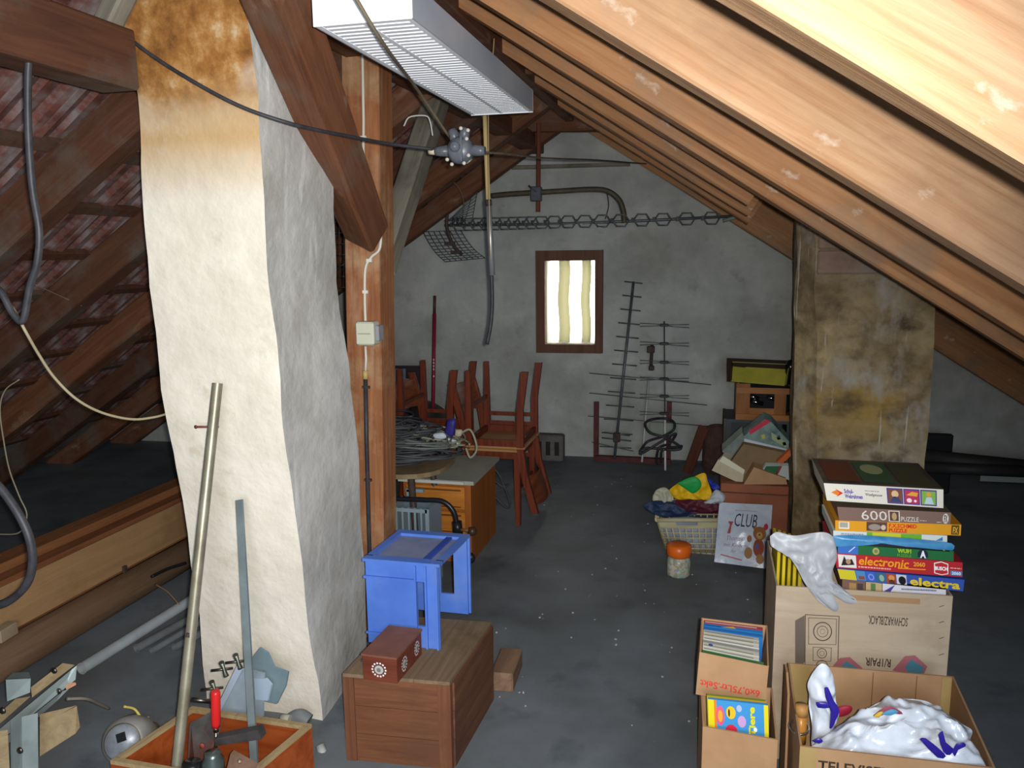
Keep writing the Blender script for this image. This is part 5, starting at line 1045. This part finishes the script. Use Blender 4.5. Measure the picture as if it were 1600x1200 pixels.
for k, (pts, col, lab) in enumerate((([(1364, 1118), (1385, 1103), (1402, 1108), (1411, 1116), (1390, 1112), (1372, 1120)], '#8a3a44', 'print'), ([(1376, 1116), (1392, 1108), (1404, 1112), (1392, 1118)], '#4a8ab0', ''), ([(1364, 1120), (1372, 1113), (1380, 1112), (1374, 1121)], '#c8a83a', ''))):
    puff(pts, 1.93-.004*k, .008, .001, rings=3, n=2).obj('bag_print', F(col), hb)
o = puff([(1306, 1112), (1312, 1104), (1326, 1102), (1332, 1107), (1326, 1116), (1310, 1120)], 2.08, .012, .001).obj('red_packet', F('#9c2238')); tag(o, 'red and green packet between the two white bags', 'packet')
bt = thing('cork_bottle', 'orange bottle with a cork stopper and wire loop in the television carton', 'bottle', tuple(P(1250, 1150, Y=1.99)))
c = P(1250, 1160, Y=1.98); h1 = P(1250, 1117, Y=1.98).z-c.z; G().lathe([(0, 0), (.014, 0), (.015, h1*.5), (.012, h1), (0, h1)], c, 16).obj('glass_body', F('#b0742c', .3), bt)
G().lathe([(0, 0), (.0155, 0), (.0155, .028), (0, .029)], c+V((0, 0, h1)), 16).obj('cork', F('#a87a42'), bt)
G().tube([c+V((.022*math.cos(a)-.004, .022*math.sin(a), h1*.55+.006*math.sin(a*1.0))) for a in [2*math.pi*k/20 for k in range(20)]], .0035, 8, closed=True).obj('wire_loop', F('#b4b4b0', .3, 1), bt)
# book boxes
b1 = thing('sparkling_wine_carton', 'small cardboard carton of paperbacks lettered upside down, upper of the two small ones', 'carton', tuple(P(1140, 1100, Y=2.2)))
f_bl, f_br, f_tr, f_tl = P(1087, 1084, Y=2.18), P(1193, 1103, Y=2.18), P(1199, 1040, Y=2.2), P(1093, 1018, Y=2.2)
kk_tl, kk_tr = P(1096, 965, Y=2.40), P(1197, 977, Y=2.42); dz_ = (kk_tl-f_tl); up1 = V((0, 0, 1))
bb_bl, bb_br = f_bl+V((0, .2, .0)), f_br+V((0, .22, 0))
def panel(a, b, c, d, th, name, mat, par):
    n = (b-a).cross(d-a).normalized()*th; return G().hexa([a, b, c, d], [p+n for p in (a, b, c, d)]).obj(name, mat, par)
panel(f_bl, f_br, f_tr, f_tl, .004, 'front_wall', CARD, b1); panel(bb_bl, bb_br, kk_tr, kk_tl, .004, 'back_wall', CARD, b1)
panel(f_bl, bb_bl, kk_tl, f_tl, .004, 'side_wall', CARD, b1); panel(f_br, bb_br, kk_tr, f_tr, .004, 'side_wall', CARD, b1); panel(f_bl, f_br, bb_br, bb_bl, .004, 'bottom', CARD, b1)
q = Q(f_bl, f_br, f_tr, f_tl, n=(0, -1, 0)); q.text('6x0,75Ltr.Sekt', .05, .2, .93, .4, '#c8382c', b1, flip=True, bold=.02, o=.005)
lab = ['red and white striped comic at the back of the upper small carton', 'blue paperback with a yellow figure behind the white booklets', 'second blue paperback in the upper small carton', 'white booklet with a grey printed spine', 'cream booklet behind the middle of the row', 'white booklet in the middle of the row', 'pale grey booklet in front of the middle of the row', 'cream paperback with a blue mark on its spine', 'white paperback next to the green one', 'green edged paperback at the front of the upper small carton']
cols = ['#a8404a', '#2f7fc4', '#2a74bb', '#b9b6ac', '#c8c2ae', '#d8d5cc', '#a5a49c', '#cfcab8', '#d5d2c4', '#4a7a4a']
for k in range(10):
    t0 = .97-.097*k; a = f_tl.lerp(kk_tl, t0)+V((.008, 0, -.004)); b = f_tr.lerp(kk_tr, t0)+V((-.01-(.012 if 3 <= k <= 8 else 0), 0, -.004)); st_ = (kk_tl-f_tl)*.082; dn = V((0, .03, -.11))
    o = thing('paperback', lab[k], 'book', tuple(a), 'paperbacks in the upper small carton')
    G().hexa([a+dn, b+dn, b+dn-st_, a+dn-st_], [a, b, b-st_, a-st_]).obj('cover', F(cols[k]), o)
    qq = Q(a-st_, b-st_, b, a, n=(0, 0, 1))
    qq.rect(.02, .15, .9 if k not in (1, 2) else .3, .45, {0: '#d8cfc4', 1: '#2559a0', 2: '#2f6fae', 9: '#2f6a3a'}.get(k, '#8f8c80'), o)
    if k == 1: qq.poly([(.3, .1), (.5, .9), (.55, .2)], '#e0b828', o)
    if k == 7: qq.disc(.14, .5, .04, .45, '#2f54a4', o)
b2 = thing('small_carton', 'small cardboard carton of picture books, lower of the two small ones', 'carton', tuple(P(1155, 1195, Y=2.05)))
zt3 = P(1098, 1135, Y=2.02).z; fa, fb = P(1098, 1133, Y=2.02), P(1216, 1140, Y=2.0); da = V((fa.x-.01, 2.26, 0)); db = V((fb.x+.005, 2.26, 0))
fa, fb = V((fa.x, fa.y, 0)), V((fb.x, fb.y, 0)); opencarton(b2, fa, fb, db, da, zt3, CARD, CARD)
for k, (d0, col, lb_) in enumerate(((.012, '#3f8fc8', 'bright blue picture book titled Tiere at the front of the lower small carton'), (.024, '#d8b424', 'yellow picture book behind the blue Tiere book'), (.038, '#7a8a3a', 'green picture book at the back of the lower small carton'))):
    o = thing('picture_book', lb_, 'book', (fa.x+.05, fa.y+d0, zt3), 'picture books in the lower small carton')
    q = Q(P(1109+k*-1, 1170, Y=2.04+d0), P(1202-k*2, 1178, Y=2.04+d0), P(1200-k*2, 1102-k*3, Y=2.04+d0), P(1106-k, 1092-k*3, Y=2.04+d0), n=(0, -1, 0)); quadbox('cover', q, .009, F(col), o)
    if k == 0:
        q.rect(0, 0, .1, 1, '#d8c81e', o); q.rect(.1, 0, .14, 1, '#e07a1c', o); q.rect(.93, 0, 1, 1, '#e0d020', o); q.disc(.2, .7, .07, .2, '#d85a7a', o); q.disc(.2, .7, .04, .12, '#e8a02c', o, o=.004); q.disc(.38, .78, .08, .13, '#e8b828', o); q.disc(.35, .78, .015, .08, '#2c2418', o, o=.004)
        q.disc(.56, .62, .07, .12, '#c49ac8', o); q.disc(.52, .88, .045, .07, '#a8b4d8', o); q.disc(.38, .42, .1, .12, '#c8283c', o); q.disc(.78, .48, .03, .05, '#e8e8e8', o)
        g0 = Q(q.p(.78, .35, .002), q.p(.78, .95, .002), q.p(.66, .95, .002), q.p(.66, .35, .002)); g0.n = q.n; g0.text('Tiere', 0, 0, 1, .9, '#d8d020', o, bold=.04)

# ---------------------------------------------------------------- middle right: basket, bags, jar, boxes
bk = thing('laundry_basket', 'cream plastic laundry basket full of plastic bags and cloth', 'basket', tuple(P(1075, 865, z=0)))
BKM = M('cream_plastic', '#a39a78', '#b3aa88', rough=.5, bump=0); y0b, y1b = 4.22, 4.46
bl_, br_, tr_, tl_b = P(1042, 864, Y=4.2), P(1122, 866, Y=4.2), P(1124, 811, Y=4.16), P(1026, 811, Y=4.16)
def bface(c, nu, nv, skip=()):
    a, b, cc2, d = c; pt = lambda u, v: a*(1-u)*(1-v)+b*u*(1-v)+cc2*u*v+d*(1-u)*v
    g = G()
    for i in range(nu+1): g.tube([pt(i/nu, 0), pt(i/nu, .75 if 0 < i < nu else .9)], .0048, 6)
    for j in range(nv+1): g.tube([pt(0, j/nv*.75), pt(1, j/nv*.75)], .0048, 6)
    g.add([pt(0, .74), pt(1, .74), pt(1, .82), pt(0, .82)], [(0, 1, 2, 3)]); g.tube([pt(0, .97), pt(1, .97)], .012, 8); g.add([pt(0, .8), pt(.3, .8), pt(.3, .97), pt(0, .97), pt(.65, .8), pt(1, .8), pt(1, .97), pt(.65, .97)], [(0, 1, 2, 3), (4, 5, 6, 7)])
    return g
dpt = V((0, .30, 0)); sh = V((-.02, .34, .0))
bface((bl_, br_, tr_, tl_b), 9, 5).obj('front_wall', BKM, bk); bface((bl_+V((0, .28, 0)), bl_, tl_b, tl_b+V((-.02, .34, 0))), 7, 5).obj('side_wall', BKM, bk)
bface((br_, br_+V((0, .28, 0)), tr_+V((.02, .34, 0)), tr_), 7, 5).obj('side_wall', BKM, bk); bface((br_+V((0, .28, 0)), bl_+V((0, .28, 0)), tl_b+V((-.02, .34, 0)), tr_+V((.02, .34, 0))), 9, 5).obj('back_wall', BKM, bk)
G().hexa([bl_, br_, br_+V((0, .28, 0)), bl_+V((0, .28, 0))], [p+V((0, 0, .006)) for p in (bl_, br_, br_+V((0, .28, 0)), bl_+V((0, .28, 0)))]).obj('bottom', BKM, bk)
def lump(pts, Y, th, col, name, label, cat='cloth', wr=.006, seed=0):
    o = puff(pts, Y, th*.8, wr, seed=seed, rings=12, n=6, cr=wr*2).obj(name, M('cloth_'+col.strip('#'), col, rough=.6, bump=.2, scale=12)); return tag(o, label, cat)
lump([(1045, 860), (1115, 862), (1117, 815), (1035, 812)], 4.32, .2, '#8c93a0', 'clear_bag', 'clear crumpled plastic filling the inside of the basket', 'bag', .012, 1)
lump([(1005, 790), (1025, 782), (1060, 786), (1085, 790), (1090, 803), (1060, 808), (1030, 806), (1012, 798)], 4.2, .08, '#20304c', 'navy_cloth', 'navy blue cloth hanging over the left rim of the basket', 'cloth', .008, 2)
lump([(1050, 782), (1080, 778), (1118, 784), (1125, 795), (1118, 802), (1070, 800)], 4.19, .07, '#4a1424', 'wine_red_cloth', 'wine red cloth under the yellow bag in the basket', 'cloth', .008, 3)
lump([(1020, 775), (1026, 765), (1040, 762), (1052, 775), (1048, 786), (1028, 788), (1020, 783)], 4.22, .06, '#a6a48e', 'patterned_bag', 'pale patterned plastic bag at the left end of the basket', 'bag', .01, 4)
yb_ = lump([(1046, 765), (1058, 756), (1078, 748), (1100, 739), (1106, 752), (1113, 775), (1105, 781), (1085, 780), (1062, 781), (1050, 775)], 4.18, .07, '#d0a410', 'yellow_bag', 'yellow plastic bag with a green shape on top of the basket', 'bag', .008, 5)
puff([(1058, 755), (1075, 747), (1087, 745), (1095, 752), (1095, 762), (1084, 771), (1074, 766)], 4.135, .02, .003).obj('green_print', F('#128a3a'), yb_)
lump([(1105, 782), (1112, 772), (1120, 765), (1133, 774), (1130, 783), (1115, 787), (1100, 785)], 4.17, .05, '#a9aeb2', 'white_bag', 'greyish white plastic bag hanging at the right of the yellow bag', 'bag', .008, 6)
lump([(1104, 745), (1112, 750), (1124, 760), (1122, 766), (1112, 764)], 4.24, .05, '#1c2f92', 'blue_bag', 'bright blue plastic bag corner behind the yellow bag', 'bag', .006, 7)
# jar
jr = thing('sweet_jar', 'clear jar with printed label and orange screw lid on the floor', 'jar', tuple(P(1060, 900, z=0)))
c = P(1060, 898, z=0); s_ = 4/1250; R_ = .058; jh = zat(1060, 868, c); jt = zat(1060, 849, c)
G().lathe([(0, 0), (R_*.9, 0), (R_, .01), (R_, jh*.75), (R_*.85, jh), (0, jh)], c, 28).obj('jar_body', M('jar_label', '#8f8a78', '#b9b8a8', rough=.3, scale=45, bump=0, c3='#7f9a8a', contrast=(.42, .58)), jr)
G().lathe([(0, jh), (R_*.9, jh), (R_*1.05, jh+.008), (R_*1.05, jt-.008), (R_*.8, jt), (0, jt)], c, 28).obj('screw_lid', F('#d0601a', .35), jr)
q = Q(c+V((-.04, -.0555, .03)), c+V((.04, -.0555, .03)), c+V((.04, -.0555, jh*.7)), c+V((-.04, -.0555, jh*.7)), n=(0, -1, 0)); q.rect(0, 0, 1, .1, '#b88a8e', jr, 'label_print'); q.disc(.3, .6, .14, .14, '#b8a078', jr, 'label_print'); q.disc(.7, .35, .16, .16, '#8aa478', jr, 'label_print'); q.disc(.4, .3, .12, .14, '#7d93b4', jr, 'label_print', o=.003)
# club bag
cl = thing('carrier_bag', 'white plastic carrier bag lettered CLUB with a teddy bear print', 'bag', tuple(P(1158, 885, z=0)))
cq = pxq((1116, 878, 4.02), (1200, 889, 4.0), (1207, 789, 4.16), (1124, 785, 4.16), 4.1); BGL = M('carrier_bag_plastic', '#aab3c0', '#bcc4d0', rough=.3, scale=14, bump=.25, spec=.5, bscale=45, dist=.002)
qb = Q(*cq, n=(0, -1, .3)); 
def bagf(u, v, s): return qb.p(u, v, 0)+qb.n*s*(.035*math.sin(math.pi*min(1, max(0, u)))*math.sin(math.pi*min(1, v*1.0))+.006*noise.noise(V((u*9, v*9, 0)))*math.sin(math.pi*u)*math.sin(math.pi*v))
g = G(); g.grid(lambda u, v: bagf(u, v, 1), 20, 20); g.grid(lambda u, v: bagf(u, v, -1), 20, 20); g.obj('bag_body', BGL, cl)
class BagQ(Q):
    def p(s, u, v, o=.001): return bagf(u, v, 1)+s.n*(o+.003)
bq = BagQ(*cq, n=(0, -1, .3)); bq.text('CLUB', .32, .60, .74, .82, '#2b2a48', cl, slant=.15); bq.text('Thomas', .2, .37, .5, .44, '#8a6a8c', cl, slant=.3); bq.text('mit Kindern', .15, .27, .6, .33, '#8a6a8c', cl, slant=.3); bq.text('for', .3, .18, .4, .23, '#8a6a8c', cl, slant=.3); scrib(bq, .32, 0.866, .72, 0.879, '#8c93a4', cl); ln_(bq, [(.12, .13), (.5, .08)], .006, '#b0506e', cl)
bq.disc(.8, .3, .1, .14, '#8a3f2a', cl, 'bear_print', o=.002); bq.disc(.8, .52, .12, .11, '#8a5a32', cl, 'bear_print', o=.003); bq.disc(.8, .49, .06, .055, '#b08a52', cl, 'bear_print', o=.0045); bq.disc(.8, .5, .015, .015, '#2f2018', cl, 'bear_print', o=.006, n=8); bq.disc(.71, .6, .035, .035, '#8a5a32', cl, 'bear_print', o=.003); bq.disc(.88, .6, .035, .035, '#8a5a32', cl, 'bear_print', o=.003)
bq.disc(.62, .2, .075, .09, '#94683c', cl, 'bear_print', o=.003); bq.disc(.84, .13, .075, .075, '#94683c', cl, 'bear_print', o=.003); bq.disc(.62, .42, .045, .055, '#8a5a32', cl, 'bear_print', o=.003); bq.disc(.77, .32, .025, .045, '#3a5a9a', cl, 'bear_print', o=.004); bq.disc(.91, .64, .04, .05, '#a8304a', cl, 'bear_print', o=.0035)
bq.poly([(.2, .48), (.24, .62), (.2, .68), (.3, .68), (.27, .6), (.26, .48)], '#9a4a40', cl, 'bear_print', o=.003)
# brown carton with game boxes on it
bx = thing('brown_carton', 'reddish brown cardboard carton carrying tilted game boxes beside the chimney', 'carton', tuple(P(1180, 860, Y=4.3)))
a, b = P(1126, 755, Y=4.28), P(1233, 760, Y=4.28); zt4 = a.z
G().bb(a.x, b.x, 4.28, 4.62, 0, zt4, bev=.004).obj('body', M('red_cardboard', '#7f4a34', '#935a40', rough=.85, scale=5, bump=.08, c3='#8a4436'), bx)
G().bb(a.x-.0, b.x, 4.272, 4.2795, zt4-.05, zt4-.044).obj('seam', F('#5c3a2a'), bx)
def slabpx(name, label, cat, pts, vec, mat, Y=4.3, grp_=None, prints=()):
    t = thing(name, label, cat, tuple(PL(pts, Y)[0]), grp_); pp = PL(pts, Y); vec = V(vec); G().prism(pp, vec).obj('cover', mat, t)
    for pts2, col in prints: G().prism([p-vec.normalized()*.003 for p in PL(pts2, Y)], vec.normalized()*.002).obj('print', F(col), t)
    return t
gr2 = 'tilted boxes on the brown carton'
slabpx('flat_box', 'cardboard flap box lying open at the front of the tilted pile', 'box', [(1162, 757), (1230, 757), (1228, 748), (1178, 730)], (.0, .1, .01), CARD, 4.27, gr2)
slabpx('flat_box', 'cream and brown tilted box at the left of the pile by the chimney', 'box', [(1112, 735), (1122, 718), (1162, 740), (1160, 757)], (.05, .14, .02), M('cream_box', '#a89e82', '#b8ae92', rough=.7, bump=0), 4.33, gr2, [([(1124, 720), (1130, 712), (1164, 734), (1162, 741)], '#c9c3ab')])
slabpx('board', 'plain brown board lying tilted across the pile', 'board', [(1142, 722), (1162, 694), (1228, 708), (1214, 724), (1205, 738), (1166, 742)], (0, .03, .008), M('brown_board', '#6f5a40', '#7d6749', rough=.8, bump=.05), 4.36, gr2)
slabpx('game_box', 'construction game box with a red end and pictures topping the tilted pile', 'box', [(1162, 682), (1195, 655), (1206, 660), (1233, 690), (1232, 707), (1162, 693)], (0, .1, .02), M('circuit_cover', '#5f7470', '#74887e', rough=.5, scale=30, bump=0, c3='#3f5a58'), 4.42, gr2, [([(1172, 679), (1170, 672), (1197, 655), (1204, 659)], '#b0243c'), ([(1162, 694), (1163, 685), (1232, 702), (1232, 708)], '#b4bac4'), ([(1213, 682), (1218, 680), (1220, 686), (1215, 687)], '#222a26'), ([(1222, 691), (1227, 690), (1229, 695), (1224, 696)], '#222a26'), ([(1189, 680), (1194, 678), (1196, 684), (1191, 686)], '#a8a040'), ([(1205, 675), (1230, 692), (1228, 699), (1206, 686)], '#8f9a74')])
slabpx('game_box', 'blurred blue green box sticking out left under the board', 'box', [(1128, 705), (1160, 676), (1166, 690), (1144, 722), (1134, 712)], (0, .08, .02), M('teal_cover', '#5a6460', '#727a70', rough=.5, scale=25, bump=0), 4.44, gr2)
slabpx('booklet', 'small orange packet lying at the right of the tilted pile', 'booklet', [(1214, 722), (1234, 703), (1236, 712), (1222, 725)], (0, .02, .01), F('#b85a24'), 4.3, gr2)
slabpx('booklet', 'green and white booklet in front of the orange packet', 'booklet', [(1192, 733), (1196, 727), (1232, 728), (1233, 750), (1205, 742)], (0, .02, .01), F('#a7b0aa'), 4.29, gr2, [([(1194, 733), (1197, 728), (1218, 728), (1213, 741), (1204, 740)], '#1f5a34'), ([(1218, 728), (1222, 728), (1215, 742), (1212, 741)], '#8c2434')])
# grey cabinet, fruit crate and yellow tray
cb_ = thing('grey_cabinet', 'dark grey open cabinet at the back beside the right chimney', 'cabinet', tuple(P(1190, 730, Y=5.2)))
a, b = P(1135, 655, Y=5.2), P(1238, 655, Y=5.2); zt5 = a.z; GC = M('grey_cabinet_paint', '#3d4347', '#4b5256', rough=.6, bump=.05)
for x0, x1, y0, y1, z0_, z1_, nm in ((a.x, b.x, 5.2, 5.55, zt5-.02, zt5, 'top'), (a.x, a.x+.03, 5.2, 5.55, 0, zt5-.02, 'side_panel'), (b.x-.03, b.x, 5.2, 5.55, 0, zt5-.02, 'side_panel'), (a.x+.03, b.x-.03, 5.53, 5.55, 0, zt5-.02, 'back_panel'), (a.x+.03, b.x-.03, 5.22, 5.53, .2, .22, 'shelf'), (a.x+.03, b.x-.03, 5.22, 5.53, 0, .02, 'bottom')): G().bb(x0, x1, y0, y1, z0_, z1_).obj(nm, GC, cb_)
a0 = P(1131, 640, Y=5.5); G().bb(a.x-.015, a.x-.001, 5.2, 5.55, 0, a0.z).obj('end_board', M('grey_end', '#4d4a45', '#5b5853', rough=.8, bump=.1), cb_)
fc = thing('fruit_crate', 'small orange brown slatted fruit crate standing on the grey cabinet', 'crate', (a.x+.2, 5.3, zt5))
p0 = P(1149, 655, Y=5.2); p1 = P(1240, 655, Y=5.2); p2 = P(1149, 599, Y=5.2); X0, X1, Z0, Z1 = p0.x, p1.x, zt5+.002, p2.z; FW = M('fruit_crate_wood', '#8f5a2c', '#a66d38', rough=.6, axis='X', scale=8, bump=.1); FW2 = M('fruit_crate_wood_dark', '#7d4a20', '#935c2c', rough=.6, axis='Z', scale=8, bump=.1)
hz = Z1-Z0; wx = X1-X0
for f0, f1 in ((0, .16), (.74, .90)): G().bb(X0, X1, 5.19, 5.2, Z0+hz*f0, Z0+hz*f1).obj('slat', FW, fc)
for f0, f1 in ((0, .24), (.66, .86)): G().bb(X0+wx*f0, X0+wx*f1, 5.2, 5.206, Z0, Z1*1.0-.0*hz if f0 == 0 else Z0+hz*.9).obj('corner_board', FW2, fc)
G().bb(X0+wx*.24, X0+wx*.66, 5.2, 5.206, Z0+hz*.161, Z0+hz*.33).obj('label_board', FW, fc)
G().bb(X0, X0+.01, 5.206, 5.48, Z0, Z1-.01).obj('end_board', FW, fc); G().bb(X1-.01, X1, 5.206, 5.48, Z0, Z1-.01).obj('end_board', FW, fc); G().bb(X0+.01, X1-.01, 5.47, 5.48, Z0, Z1-.02).obj('slat', FW, fc); G().bb(X0+.01, X1-.01, 5.206, 5.47, Z0, Z0+.01).obj('bottom_board', FW, fc)
for k, (x, y, rr0) in enumerate(((1182, 628, 10), (1178, 620, 8), (1206, 622, 8))):
    o = G().tube([P(x-rr0, y-2, Y=5.215), P(x+rr0, y+3, Y=5.22)], .014, 12).obj('chrome_part', F('#b9bcc0', .12, 1)); tag(o, ['shiny chrome tube at the left in the fruit crate', 'second chrome tube lying above the first in the fruit crate', 'chrome fitting at the right in the fruit crate'][k], 'fitting')
o = G().box(((X0+X1)/2, 5.34, (Z0+Z1)/2+.01), (wx-.04, .2, hz-.05), bev=.02).obj('dark_filler', F('#141318', .8)); tag(o, 'black block added to darken the inside of the small fruit crate behind its slats', 'filler')  # added black block stands in for the shade inside the crate
yt_ = thing('yellow_tray', 'open shallow box with a yellow lining tipped forward on the fruit crate', 'box', tuple(P(1185, 600, Y=5.2)))
c_ = pxq((1142, 595, 5.16), (1226, 602, 5.16), (1231, 570, 5.3), (1144, 566, 5.3), 5.2); Yl = M('yellow_lining', '#a8a03c', '#bcb34a', rough=.5, scale=8, bump=.03)
panel(c_[0], c_[1], c_[2], c_[3], -.006, 'lining', Yl, yt_)
e_ = V((0, -.05, .012)); panel(c_[3], c_[2], c_[2]+e_, c_[3]+e_, .006, 'upper_rim', F('#6c6a30'), yt_); panel(c_[0], c_[3], c_[3]+e_+V((-.01, 0, 0)), c_[0]+e_+V((-.01, 0, 0)), .006, 'side_rim', F('#3a2c26'), yt_); panel(c_[1], c_[2], c_[2]+e_, c_[1]+e_, .006, 'side_rim', F('#8a8638'), yt_)
panel(c_[0]+V((-.02, .02, 0)), c_[1]+V((0, .02, 0)), c_[2]+V((.0, .02, .025)), c_[3]+V((-.03, .02, .025)), -.012, 'outer_shell', F('#3a2c28'), yt_)
o = G().lathe([(0, 0), (.03, 0), (.032, .12), (.02, .15), (0, .155)], P(1234, 600, Y=5.25), 14).obj('black_bottle', F('#16161c', .12)); tag(o, 'glossy black bottle at the right end of the yellow tray', 'bottle')
# far right floor junk
o = G().bb(*(lambda a, b: (a.x, b.x, 5.6, 5.64, 0, a.z))(P(1436, 677, Y=5.6), P(1491, 677, Y=5.6)), bev=.01).obj('dark_board', F('#1b1b1d', .8)); tag(o, 'upright black board at the gable right of the stained chimney', 'board')
for k, (x0, y0, x1, y1, r, lab) in enumerate(((1425, 700, 1640, 722, .05, 'long dark pipe lying along the gable on the right'), (1440, 722, 1600, 728, .035, 'second dark pipe lying in front of the long one on the right'))):
    a, b = P(x0, y0, Y=5.45-.15*k), P(x1, y1, Y=5.4-.15*k); o = G().tube([V((a.x, a.y, max(r, a.z-r))), V((b.x, b.y, max(r, b.z-r)))], r, 14).obj('dark_pipe', F('#2e2c2b', .6)); tag(o, lab, 'pipe')
pp = [P(1532, 743, z=.05), P(1660, 748, z=.05), P(1660, 736, z=.05), P(1540, 733, z=.05)]; o = G().prism(pp, (0, 0, -.04)).obj('white_board', F('#8c9690', .6)); tag(o, 'narrow pale board lying on the floor at the far right', 'board')
pp = [P(1570, 728, z=.06), P(1660, 733, z=.06), P(1660, 727, z=.06), P(1570, 722, z=.06)]; o = G().prism(pp, (0, 0, -.03)).obj('grey_lath', F('#5d5c58', .7)); tag(o, 'thin grey lath behind the pale board at the far right', 'lath')
# crumbs on the floor
g = G()
for k in range(90):
    x = random.uniform(-1.0, .3); y = random.uniform(2.5, 5.6); s = random.uniform(.002, .006)*(1 if k > 6 else 1.8); g.box((x, y, s*.4), (s, s*1.3, s*.8), random.random()*3)
o = g.obj('plaster_crumbs', F('#a5a8a8')); tag(o, 'pale plaster crumbs scattered over the dark floor', 'crumbs', kind='stuff')
